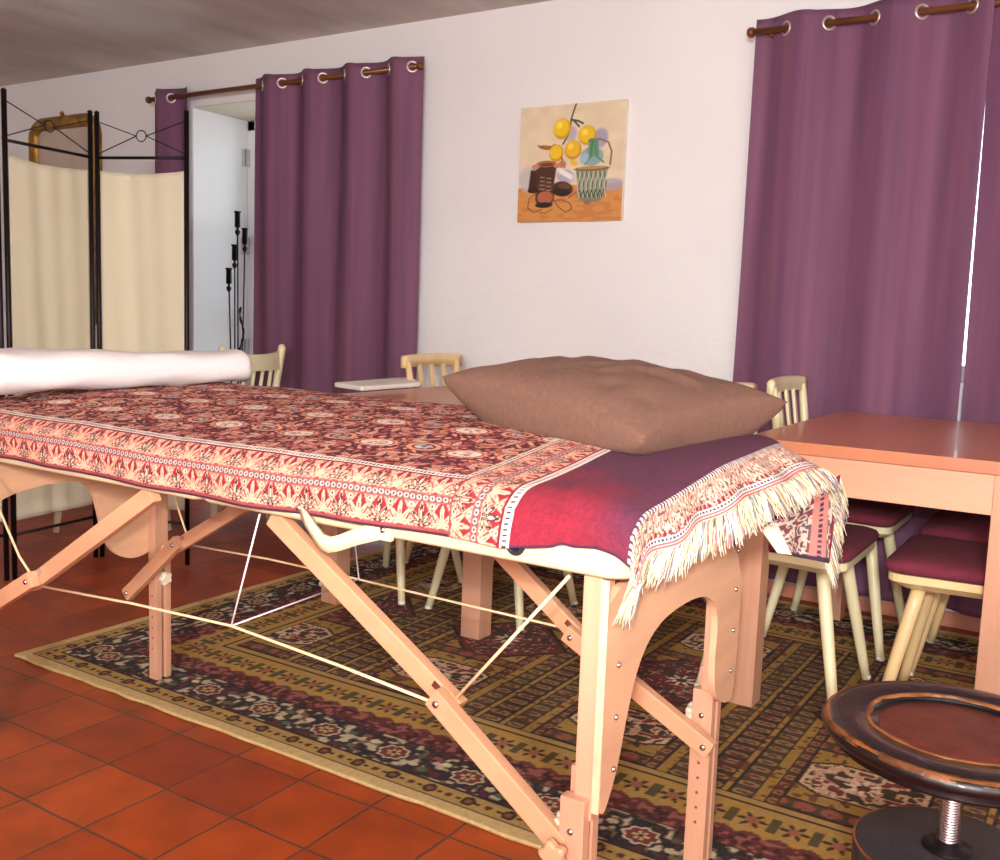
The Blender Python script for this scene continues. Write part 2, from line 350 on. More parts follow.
# ================================================================== RUG
RX_0, RX_1, RY_0, RY_1 = -2.70, 0.66, 1.635, 3.70
def rug_colors(X, Y):
    e = np.minimum(np.minimum(X-RX_0, RX_1-X), np.minimum(Y-RY_0, RY_1-Y))     # distance from the edge
    # coordinate running along the border
    nearY = (np.minimum(Y-RY_0, RY_1-Y) < np.minimum(X-RX_0, RX_1-X))
    t = np.where(nearY, X, Y+.013)
    C = np.zeros(X.shape+(3,)); tan = (182, 140, 62); navy = (38, 34, 38); mar = (98, 42, 38); cream = (214, 190, 142); olive = (108, 92, 50); dk = (52, 30, 24)
    C[...] = lin(tan)
    nz = vnoise(X/.012, Y/.012, 3); nz2 = vnoise(X/.03, Y/.03, 9)
    put(C, (e < .034)*1.0, (206, 176, 118))
    def band(a, b): return ((e >= a) & (e < b))*1.0
    put(C, band(.034, .040), dk)
    # guard border: ovals and dots
    put(C, band(.040, .092), (176, 142, 76))
    p = .052; a = (t/p) % 1 - .5; b = (e-.066)/.052
    k = np.floor(t/p) % 2
    rr = np.hypot(a/.30, b/.34)
    put(C, band(.042, .09)*((np.abs(rr-.8) < .28))*(k == 0), dk); put(C, band(.042, .09)*(rr < .55)*(k == 0), (130, 78, 50))
    put(C, band(.042, .09)*((rr < .55))*(k == 1), (96, 44, 36))
    put(C, band(.062, .070)*(np.abs(a) > .38), dk)
    put(C, band(.092, .097), dk)
    # main border: dark ground, cream ringed rosettes, leaves
    mb_ = band(.097, .225); put(C, mb_, navy)
    g = vnoise(t/.016, e/.014, 5); put(C, mb_*(g > .60), (120, 96, 66)); put(C, mb_*(g > .72), (190, 176, 146)); put(C, mb_*(g < .27), (88, 40, 40))
    p = .215; a = ((t/p) % 1 - .5)*p; b = e-.158; r = np.hypot(a, b*1.15); th = np.arctan2(b, a)
    ro = .040+.003*np.cos(8*th)
    put(C, mb_*(r < ro+.008), navy); put(C, mb_*(r < ro), (208, 186, 150)); put(C, mb_*(r < ro-.006), (112, 50, 42)); put(C, mb_*(r < .020)*(np.cos(6*th) > -.2), (196, 168, 120)); put(C, mb_*(r < .007), navy)
    a2 = (((t/p)+.5) % 1 - .5)*p
    for sx, sy, cc in ((.034, .02, (210, 196, 160)), (-.034, -.02, (200, 184, 140)), (0, .034, (150, 70, 56)), (.0, -.032, (86, 100, 66)), (-.04, .024, (86, 92, 70))):
        put(C, mb_*(np.hypot(a2-sx, (b-sy)*1.3) < .013), cc)
    put(C, band(.225, .230), dk)
    # maroon broken band
    m3 = band(.230, .292); put(C, m3, mar); put(C, m3*(nz > .66), (150, 88, 74)); put(C, m3*(nz < .3), (54, 26, 30))
    edge = .292+.016*np.abs(np.sin(PI*t/.06)); put(C, ((e >= .292) & (e < edge))*1.0, (110, 52, 46))
    # inner tan band of motifs
    m4 = ((e >= edge) & (e < .42))*1.0; put(C, m4*(nz2 < .5), (176, 140, 72))
    p = .09; a = ((t/p) % 1 - .5)*p; b = e-.358; r = np.hypot(a, b); th = np.arctan2(b, a)
    put(C, m4*(r < .034*(0.65+.35*np.cos(6*th))), (66, 48, 34)); put(C, m4*(r < .014), (162, 96, 70)); put(C, m4*(np.abs(np.abs(a)-.04) < .006)*(np.abs(b) < .03), (86, 74, 44))
    put(C, band(.42, .427), dk); put(C, band(.427, .447), (176, 142, 76)); put(C, band(.447, .452), dk)
    # field : compartments across x
    F = (e >= .452)
    cx = (RX_0+RX_1)/2; cy = (RY_0+RY_1)/2
    u = X-cx; v = Y-cy
    per = .60; uu = (u+per/2) % per - per/2; hv = .58
    f = np.zeros_like(X)+1.0; fm = F*f
    put(C, fm, (166, 128, 58))
    au = np.abs(uu); av = np.abs(v)
    # stripes running in depth, chains of small blossoms
    for c0, w, col in ((.29, .020, (60, 42, 32)), (.225, .026, (74, 62, 40)), (.155, .014, (96, 46, 38))):
        s_ = (np.abs(au-c0) < w)*1.0
        put(C, fm*s_, col)
        q = (v/.045) % 1 - .5; rr = np.hypot((au-c0)/w*.55, q/.45)
        put(C, fm*s_*(rr < .62), (150, 120, 72)); put(C, fm*s_*(rr < .3), (110, 52, 44))
        put(C, fm*(np.abs(np.abs(au-c0)-w) < .003), (48, 30, 26))
    # lozenge and hexagon medallions in each compartment
    for v0, hx, hy, kind in ((-.38, .125, .085, 1), (0, .13, .14, 0), (.38, .125, .085, 1)):
        dv = np.abs(v-v0); d = np.maximum(au/hx*.55+dv/hy*.62, np.maximum(au/hx, dv/hy)*.93) if kind else au/hx*.62+dv/hy*.62
        put(C, fm*(d < 1.08), (52, 32, 28)); put(C, fm*(d < 1.0), (208, 178, 138) if kind else (104, 48, 44))
        gg = vnoise(uu/.020+50, v/.018, 21)
        put(C, fm*(d < .92)*(gg > .62), (66, 56, 40)); put(C, fm*(d < .92)*(gg < .34), (122, 48, 44)); put(C, fm*(d < .92)*((gg > .47) & (gg < .54)), (206, 150, 130))
        r = np.hypot(uu, v-v0); th = np.arctan2(v-v0, uu)
        put(C, fm*(r < .045*(.6+.4*np.cos(8*th))), (224, 196, 170)); put(C, fm*(r < .016), (60, 38, 34))
    for vs in (-.20, .20, -.55, .55):
        b = v-vs; q = ((u/.06) % 1-.5)
        put(C, fm*(np.abs(b) < .026)*(au < .14), (82, 66, 40)); put(C, fm*(np.hypot(q/.4, b/.02) < 1)*(au < .14), (150, 84, 62)); put(C, fm*(np.abs(np.abs(b)-.026) < .003)*(au < .14), (44, 30, 24))
    # overall scatter of small dark flowers and wear
    put(C, fm*(nz > .84), (70, 52, 34)); put(C, fm*(vnoise(X/.02, Y/.02, 33) > .80)*.8, (98, 50, 40))
    C *= (0.86+.28*vnoise(X/.006, Y/.006, 2))[..., None]
    return C
dx = .0042
nx = int((RX_1-RX_0)/dx); ny = int((RY_1-RY_0)/dx)
gx, gy = np.meshgrid(np.linspace(RX_0, RX_1, nx), np.linspace(RY_0, RY_1, ny), indexing='ij')
wob = (vnoise(gx/.07, gy/.07, 40)-.5)*.010
gz = .009+.0015*vnoise(gx/.3, gy/.3, 4)
G = np.stack([gx, gy + wob*(gy < RY_0+.02), gz], -1)
rug = grid_obj('rug', G, m_rugm, None, rug_colors(gx, gy), thick=.008)
tag(rug, 'large gold and maroon oriental patterned rug lying on the terracotta tiles', 'rug')

# ================================================================== DINING TABLES
def dining_table(x0, x1, y0, y1, label):
    t = thing('dining_table', label, 'table', ((x0+x1)/2, (y0+y1)/2, .009), group=None)
    h = .755; w = .072; tt = .032
    mesh_obj('tabletop', MB().box((x0, y0, h-tt), (x1, y1, h), .002), m_top, t)
    a = MB(); a.box((x0+.004, y0+.003, h-tt-.098), (x1-.004, y0+.022, h-tt-.001), .0015); a.box((x0+.004, y1-.022, h-tt-.098), (x1-.004, y1-.003, h-tt-.001), .0015)
    a.box((x0+.004, y0+.022, h-tt-.098), (x0+.024, y1-.022, h-tt-.001), .0015); a.box((x1-.024, y0+.022, h-tt-.098), (x1-.004, y1-.022, h-tt-.001), .0015)
    mesh_obj('apron', a, m_beechH, t)
    for x in (x0, x1-w):
        for y in (y0, y1-w): mesh_obj('leg', MB().box((x, y, .011), (x+w, y+w, h-tt-.0005), .002), m_beech, t)
    return t
dt1 = dining_table(-.855, -.170, 2.59, 3.64, 'beech dining table at the right with four burgundy cushioned chairs tucked under it')
dt2 = dining_table(-2.364, -1.683, 2.59, 3.64, 'beech dining table behind the massage table, mostly hidden by blanket and pillow')

# ================================================================== CHAIRS
def round_poly(pts, r, n=5):
    out = []; m = len(pts)
    for i in range(m):
        p = Vector(pts[i]); a = (Vector(pts[i-1])-p).normalized(); b = (Vector(pts[(i+1) % m])-p).normalized()
        s = p+a*r; e = p+b*r
        for k in range(n+1):
            t = k/n; q = s*(1-t)**2 + p*2*t*(1-t) + e*t*t; out.append((q.x, q.y))
    return out
def make_chair(wood, label, group=None, back=True):
    t = thing('dining_chair' if back else 'stool', label, 'chair' if back else 'stool', (0, 0, 0), group=group)
    seat_out = round_poly([(-.175, -.165), (.19, -.20), (.19, .20), (-.175, .165)], .05)
    seat_in = [(x*.84, y*.84) for x, y in seat_out]
    n = len(seat_out); vs = [(x, y, .385) for x, y in seat_in]+[(x, y, .405) for x, y in seat_out]+[(x, y, .425) for x, y in seat_out]
    fs = [list(range(n))[::-1], [2*n+i for i in range(n)]]
    for l in range(2): fs += [[l*n+i, l*n+(i+1) % n, (l+1)*n+(i+1) % n, (l+1)*n+i] for i in range(n)]
    mesh_obj('seat', MB().add(vs, fs, False), wood, t, world=False)
    lv = []; cf = []
    prof = [(.97, .426), (1.03, .432), (1.05, .444), (1.02, .456), (.93, .463), (.6, .470), (.2, .472)]
    for sc, z in prof: lv += [(x*sc, y*sc, z) for x, y in seat_out]
    for l in range(len(prof)-1): cf += [[l*n+i, l*n+(i+1) % n, (l+1)*n+(i+1) % n, (l+1)*n+i] for i in range(n)]
    cf += [list(range(n))[::-1], [(len(prof)-1)*n+i for i in range(n)]]
    mesh_obj('seat_cushion', MB().add(lv, cf, True), m_cush, t, world=False)
    for sx in (-1, 1):
        for sy in (-1, 1):
            a = Vector((.115*sx, .125*sy, .392)); b = Vector((.19*sx, .19*sy, .002)); pts = [a.lerp(b, k/6) for k in range(7)]
            leg = mesh_obj('leg', MB().tube(pts, [.0185, .0185, .018, .017, .016, .0145, .013], 12), wood, t, world=False)
            mesh_obj('glide', MB().tube([b-Vector((0, 0, .001)), b+Vector((0, 0, .010))], .0138, 10), m_clothw, leg, world=False)
    if back:
        for sy in (-1, 1):
            a = Vector((-.15, .145*sy, .40)); b = Vector((-.215, .172*sy, .835))
            mesh_obj('back_post', MB().tube([a.lerp(b, k/5) for k in range(6)], [.016, .0165, .016, .015, .0145, .013], 10), wood, t, world=False)
        pts = []
        vs = []; fs = []
        K = 12
        for k in range(K+1):
            y = -.205+.41*k/K; bow = -.215-.018*(1-(y/.205)**2)
            for (ox, oz) in ((-.011, -.024), (.011, -.024), (.012, .018), (.004, .026), (-.006, .026), (-.012, .018)): vs.append((bow+ox, y, .835+oz+.006*(1-(y/.205)**2)))
        for k in range(K): fs += [[k*6+i, k*6+(i+1) % 6, (k+1)*6+(i+1) % 6, (k+1)*6+i] for i in range(6)]
        fs += [list(range(6)), [K*6+i for i in range(6)]]
        mesh_obj('top_rail', MB().add(vs, fs, True), wood, t, world=False)
        for y in (-.085, 0, .085):
            a = Vector((-.155, y*.85, .42)); b = Vector((-.222, y, .822))
            mesh_obj('spindle', MB().bar(a, b, .022, .010, (1, 0, 0), .002), wood, t, world=False)
    return t
def at(o, x, y, rz, label, z=.0125):
    o.location = (x, y, z); o.rotation_euler = (0, 0, rz); o['label'] = label; return o
GR = 'farmhouse chairs round the beech tables'
ch0 = make_chair(m_chair, '', GR)
at(ch0, -.765, 2.83, 0, 'cream chair with burgundy cushion nearest the blanket fringe, under the right table')
at(copy_tree(ch0), -.765, 3.41, 0, 'cream chair whose spindle back rises just right of the brown pillow')
ch3 = make_chair(m_chairn, '', GR)
at(ch3, -.285, 2.83, PI, 'natural wood chair with splayed legs seen under the right table beside its front leg')
at(copy_tree(ch3), -.285, 3.33, PI, 'burgundy cushioned chair half hidden behind the chair beside the right table leg')
at(copy_tree(ch0), -1.82, 2.95, PI, 'cream chair behind the massage table whose legs flank the thick middle table leg')
at(copy_tree(ch3), -2.275, 3.40, 0, 'natural wood chair whose back rises left of the pillow against the white wall')
st = make_chair(m_chair, '', None, back=False)
at(st, -2.305, 2.93, 0, 'cream backless stool under the table behind the folding brace of the massage table')
def big_chair(x, y, rz, label):
    t = thing('kitchen_chair', label, 'chair', (x, y, .001), rz, 'cream chairs behind the towel roll')
    so = round_poly([(-.19, -.17), (.19, -.20), (.19, .20), (-.19, .17)], .04)
    mesh_obj('seat', MB().prism(so, .41, .445, 'z', .006), m_chair, t, world=False)
    for sx in (-1, 1):
        for sy in (-1, 1):
            a = Vector((.13*sx, .14*sy, .41)); b = Vector((.17*sx, .175*sy, .002))
            mesh_obj('leg', MB().tube([a.lerp(b, k/4) for k in range(5)], [.020, .021, .019, .017, .014], 12), m_chair, t, world=False)
    for sy in (-1, 1):
        a = Vector((-.17, .165*sy, .43)); b = Vector((-.235, .185*sy, .855))
        mesh_obj('back_post', MB().tube([a, a.lerp(b, .3), a.lerp(b, .6), a.lerp(b, .9), b, b+Vector((0, 0, .012)), b+Vector((0, 0, .018))], [.017, .018, .018, .019, .019, .014, .004], 12), m_chair, t, world=False)
    vs = []; fs = []; K = 12
    for k in range(K+1):
        y_ = -.175+.35*k/K; q = 1-(y_/.175)**2; bow = -.225-.03*q
        for ox, z_ in ((-.011, .750), (.011, .750), (.011, .838-.012*q), (-.011, .838-.012*q)): vs.append((bow+ox, y_, z_))
    for k in range(K): fs += [[k*4+i, k*4+(i+1) % 4, (k+1)*4+(i+1) % 4, (k+1)*4+i] for i in range(4)]
    fs += [[0, 1, 2, 3], [K*4+i for i in range(4)]]
    mesh_obj('top_rail', MB().add(vs, fs, False), m_chair, t, world=False)
    for y_ in (-.11, -.055, 0, .055, .11):
        mesh_obj('spindle', MB().tube([(-.175, y_*.9, .44), (-.215, y_, .62), (-.235-.012*(1-(y_/.175)**2), y_, .77)], [.008, .0105, .008], 8), m_chair, t, world=False)
    return t
big_chair(-3.68, 3.29, PI, 'cream spindle chair whose back shows between towel roll and purple curtain')
big_chair(-3.86, 2.83, PI, 'cream chair almost hidden behind the folding screen and the towel roll')

cl = MB()
cn = np.zeros((12, 26, 3)); A = np.array([-2.50, 2.88]); B = np.array([-2.33, 2.82]); Cc = np.array([-2.36, 3.20]); D = np.array([-2.54, 3.40])
wq = round_poly([(-2.56, 2.86), (-2.37, 2.80), (-2.37, 3.16), (-2.60, 3.40)], .012)
cloth = mesh_obj('folded_cloth', MB().prism(wq, .757, .775, 'z', .006), m_clothw)
tag(cloth, 'flat white folded cloth lying over the edge of the table left of pillow', 'cloth')

# ================================================================== MASSAGE TABLE
CX = -1.42; XR_, XL_ = -.548, -2.30; YN, YF = 1.222, 1.90
ZB = .700
mt = thing('massage_table', 'folding massage table with beech legs and cream vinyl pad under the blanket', 'massage table', (CX, 1.56, .0))
def zt_pad(x, y):
    return .797 + .030*sst(YN-.02, YN+.38, y) + .012*sst(1.45, 1.85, y)
def pad(x0, x1, rl, rr):
    cs = [(x0, YN, rl), (x1, YN, rr), (x1, YF, rr), (x0, YF, rl)]
    out = []
    for i, (x, y, r) in enumerate(cs):
        ccx = x+(r if i in (0, 3) else -r); ccy = y+(r if i in (0, 1) else -r); a0 = (PI, 1.5*PI, 0, .5*PI)[i]
        for k in range(9):
            a = a0+PI/2*k/8; out.append((ccx+r*math.cos(a), ccy+r*math.sin(a)))
    n = len(out); mx_ = (x0+x1)/2; my = (YN+YF)/2; vs = []
    lay = [(.985, 0, 0), (1.0, 0, .006), (1.0, 0, .045), (.995, 0, .9), (.975, 1, -.004), (.93, 1, 0)]
    rings = []
    for idx, (sc, top, z) in enumerate(lay):
        for (x, y) in out:
            qx = mx_+(x-mx_)*(1-(1-sc)*.8); qy = my+(y-my)*sc
            if idx < 3: zz = ZB+z
            elif idx == 3: zz = zt_pad(qx, qy)-.016
            else: zz = zt_pad(qx, qy)+z-(.004 if idx == 4 else 0)-.003
            vs.append((qx, qy, zz))
    fs = []
    for l in range(len(lay)-1): fs += [[l*n+i, l*n+(i+1) % n, (l+1)*n+(i+1) % n, (l+1)*n+i] for i in range(n)]
    fs += [list(range(n))[::-1], [(len(lay)-1)*n+i for i in range(n)]]
    return MB().add(vs, fs, True)
padR = mesh_obj('cushioned_top', pad(CX+.002, XR_, .02, .045), m_vinyl, mt)
padL = mesh_obj('cushioned_top', pad(XL_, CX-.002, .17, .02), m_vinyl, mt)
# under-frame of each half
for x0, x1 in ((XL_+.10, CX-.01), (CX+.01, XR_-.045)):
    a = MB(); za, zb = .668, .702
    a.box((x0, 1.335, za), (x1, 1.353, zb), .0015); a.box((x0, 1.815, za), (x1, 1.833, zb), .0015)
    a.box((x0, 1.335, za), (x0+.018, 1.815, zb), .0015); a.box((x1-.018, 1.335, za), (x1, 1.815, zb), .0015)
    a.box((x0, 1.27, .694), (x1, 1.825, .702))
    mesh_obj('frame', a, m_apron, mt)
def knob(c, ax, parent, r=.021, mt_=None):
    mb = MB(); n = 30; ax = Vector(ax).normalized(); e1 = ax.cross(Vector((0, 0, 1))).normalized(); e2 = ax.cross(e1); vs = []
    for d, sc in ((0, .8), (.004, 1), (.014, 1), (.018, .8)):
        for k in range(n):
            a = 2*PI*k/n; rr = r*sc*(1+.16*math.cos(5*a)); vs.append(Vector(c)+ax*d+e1*math.cos(a)*rr+e2*math.sin(a)*rr)
    fs = [[l*n+i, l*n+(i+1) % n, (l+1)*n+(i+1) % n, (l+1)*n+i] for l in range(3) for i in range(n)]+[list(range(n))[::-1], [3*n+i for i in range(n)]]
    return mesh_obj('knob', mb.add(vs, fs, False), mt_ or m_knob, parent)
YNL, YFL = 1.262, 1.775     # near and far leg lines
def end_frame(xp, sgn):
    """xp: inner face of the plywood end panel, sgn +1 when the panel looks towards +x"""
    x_in = xp; x_out = xp+.012*sgn
    prof = [(YNL-.022, .694), (YNL-.022, .60), (YNL-.021, .36), (YNL-.012, .338), (YNL+.004, .345), (1.30, .40), (1.322, .47), (1.352, .535), (1.40, .575), (1.47, .592), (1.58, .592), (1.65, .578), (1.695, .545), (1.705, .50), (1.700, .45), (1.705, .40), (1.722, .37), (1.745, .352), (1.79, .335), (1.825, .345), (1.83, .694)]
    if sgn < 0: prof = [(1.24, .694), (1.24, .42), (1.262, .375), (1.28, .39), (1.285, .45), (1.285, .53), (1.30, .560), (1.37, .592), (1.50, .603), (1.56, .592), (1.585, .56), (1.60, .50), (1.615, .43), (1.645, .385), (1.70, .36), (1.76, .37), (1.80, .41), (1.804, .694)]
    for _ in range(2):
        q = []
        for i in range(len(prof)):
            p_, n_ = prof[i], prof[(i+1) % len(prof)]
            q += [(p_[0]*.75+n_[0]*.25, p_[1]*.75+n_[1]*.25), (p_[0]*.25+n_[0]*.75, p_[1]*.25+n_[1]*.75)]
        prof = [p for p in q]
    pn = mesh_obj('end_panel', MB().prism(prof, min(x_in, x_out), max(x_in, x_out), 'x'), m_ply, mt)
    # pale laminated edge as a thin lip round the near upright
    mesh_obj('panel_edge', MB().box((min(x_in, x_out), YNL-.0235, .345), (max(x_in, x_out), YNL-.0215, .694)), m_plyedge, pn)
    for yy in (YNL+.018, 1.79):
        for z in (.635, .56, .48, .40): mesh_obj('bolt', MB().lathe([(0, 0), (.0045, 0), (.0045, .003), (.002, .004), (.002, .0045), (0, .0045)], (x_out, yy, z), 12, (sgn, 0, 0)), m_steel, pn)
    xa, xb = (xp-.030, xp) if sgn > 0 else (xp, xp+.030)
    for yy, s in ((YNL, -1), (YFL, 1)):
        y0, y1 = yy-.022, yy+.022
        lg = mesh_obj('leg', MB().box((xa, y0, .33 if s < 0 else .355), (xb, y1, .696), .0025), m_beech, mt)
        ex = MB(); oy = -.012 if s < 0 else .0
        e0, e1 = sorted((xa-.014*sgn, xb-.004*sgn)) if sgn > 0 else (xa+.006, xb+.006)
        zf = .002 if s < 0 else .0108
        ex.box((e0, y0-.004+oy, zf), (e1, y0+.017+oy, .365), .002); ex.box((e0, y1-.017+oy, zf), (e1, y1+.004+oy, .40), .002)
        eo = mesh_obj('leg_extension', ex, m_beech, mt)
        mesh_obj('screw', MB().lathe([(0, 0), (.005, 0), (.005, .003), (0, .004)], ((e0+e1)/2, y0-.004+oy, .315), 12, (0, -1, 0)), m_steel, eo)
        for hz in (.10, .13, .16, .19, .22, .25):
            mesh_obj('hole_plug', MB().lathe([(0, 0), (.003, 0), (.003, .0008), (0, .001)], ((e0+e1)/2, y0-.004+oy, hz), 10, (0, -1, 0)), m_apron, eo)
        for kz in (.30, .375) if sgn < 0 else (.305,):
            knob((e1 if sgn < 0 else e0, (y0+y1)/2+oy, kz), (-sgn, 0, 0), eo, .017)
    return pn
end_frame(-.600, 1)
end_frame(-2.240, -1)
# braces: upper piece from the frame to the knuckle, lower piece from the knuckle to the leg
def brace(yy, pts, wood, off):
    (a, b, c) = pts
    d = (Vector((b[0], 0, b[1]))-Vector((a[0], 0, a[1]))).normalized()
    u = mesh_obj('brace', MB().bar((a[0], yy, a[1]), (b[0]+d.x*.022, yy, b[1]+d.z*.022), .022, .036, (0, 0, 1), .003), m_brace, mt)
    d2 = (Vector((c[0], 0, c[1]))-Vector((b[0], 0, b[1]))).normalized()
    l = mesh_obj('brace', MB().bar((b[0]-d2.x*.02, yy+off, b[1]-d2.z*.02), (c[0], yy+off, c[1]), .022, .036, (0, 0, 1), .003), m_brace, mt)
    sy = -1
    mesh_obj('hinge_bolt', MB().lathe([(0, 0), (.006, 0), (.006, .003), (.003, .005), (0, .005)], (b[0]-d2.x*.004, yy+off-.011, b[1]-d2.z*.004), 14, (0, sy, 0)), m_steel, l)
    mesh_obj('end_bolt', MB().lathe([(0, 0), (.006, 0), (.006, .003), (.003, .005), (0, .005)], (c[0]-d2.x*.015, yy+off-.011, c[1]-d2.z*.015), 14, (0, sy, 0)), m_steel, l)
    mesh_obj('hinge_plate', MB().bar((b[0]-d.x*.03, yy-.0122, b[1]-d.z*.03+.010), (b[0]+d.x*.012, yy-.0122, b[1]+d.z*.012+.010), .0015, .012, (0, 0, 1), .0), m_steel, u)
    return l
bn = brace(YNL-.005, [(-1.262, .690), (-.868, .445), (-.640, .283)], 0, -.023)
knob((-.640, YNL-.05, .283), (0, -1, 0), bn, .020, m_brace)
brace(YNL-.005, [(-1.585, .690), (-1.972, .447), (-2.235, .30)], 0, -.023)
brace(YFL-.030, [(-1.262, .690), (-.892, .418), (-.592, .262)], 0, -.020)
brace(YFL-.030, [(-1.62, .690), (-2.095, .418), (-2.295, .245)], 0, -.020)
# cords and wires
def cord(name, pts, r, m): return mesh_obj(name, MB().tube(pts, r, 8), m, mt)
cord('cord', [(-1.948, YNL-.014, .437), (-1.65, YNL-.012, .456), (-1.362, YNL-.012, .468), (-1.1, YNL-.012, .452), (-.888, YNL-.014, .436)], .0028, m_cord)
cord('cord', [(-2.085, YFL, .410), (-1.8, YFL, .420), (-1.50, YFL, .420), (-1.2, YFL, .417), (-.905, YFL, .415)], .0028, m_cord)
cord('cord', [(-.85, YNL-.014, .455), (-.657, YNL-.014, .688)], .0028, m_cord)
cord('cord', [(-1.985, YNL-.014, .455), (-2.03, YNL-.014, .49), (-2.16, YNL-.014, .66)], .0028, m_cord)
cord('cord', [(-2.09, YFL, .415), (-2.115, YFL, .45), (-2.19, YFL, .60), (-2.23, YFL, .688)], .0028, m_cord)
cord('wire', [(-1.362, YNL-.012, .468), (-1.290, YNL-.012, .690)], .0018, m_wire)
cord('wire', [(-1.362, YNL-.012, .468), (-1.50, YFL, .420)], .0018, m_wire)
cord('wire', [(-1.50, YFL, .420), (-1.545, YFL, .690)], .0018, m_wire)
# carrying handle
hp = [(-1.165, .722), (-1.135, .708), (-1.10, .692), (-1.07, .680), (-1.045, .677), (-1.015, .683), (-.965, .698), (-.905, .712)]
hp = [(-1.155+(x+1.165)*.66, z) for x, z in hp]
vs = []; fs = []
for i, (x, z) in enumerate(hp):
    t = i/(len(hp)-1); yy = YN-.006-.018*math.sin(PI*t); hw = .010+.005*t
    for dy, dz in ((-.005, -hw), (.005, -hw), (.005, hw), (-.005, hw)): vs.append((x, yy+dy, z+dz))
for i in range(len(hp)-1): fs += [[i*4+k, i*4+(k+1) % 4, (i+1)*4+(k+1) % 4, (i+1)*4+k] for k in range(4)]
fs += [[0, 1, 2, 3], [len(hp)*4-4+k for k in range(4)]]
hd = mesh_obj('handle', MB().add(vs, fs, True), m_vinyl, mt)
for x, z in ((-1.160, .725), (-.978, .714)):
    mesh_obj('handle_tab', MB().box((x-.016, YN-.009, z-.018), (x+.016, YN+.002, z+.018), .003), m_vinyl, hd)
    mesh_obj('handle_screw', MB().lathe([(0, 0), (.006, 0), (.005, .003), (0, .004)], (x, YN-.009, z), 14, (0, -1, 0)), m_steel, hd)
for x, z in ((-.735, .727), (-1.085, .732)):
    mesh_obj('bumper', MB().lathe([(0, 0), (.0165, 0), (.017, .003), (.014, .007), (.011, .008), (.010, .004), (0, .004)], (x, YN+.001, z), 20, (0, -1, 0)), m_black, mt)

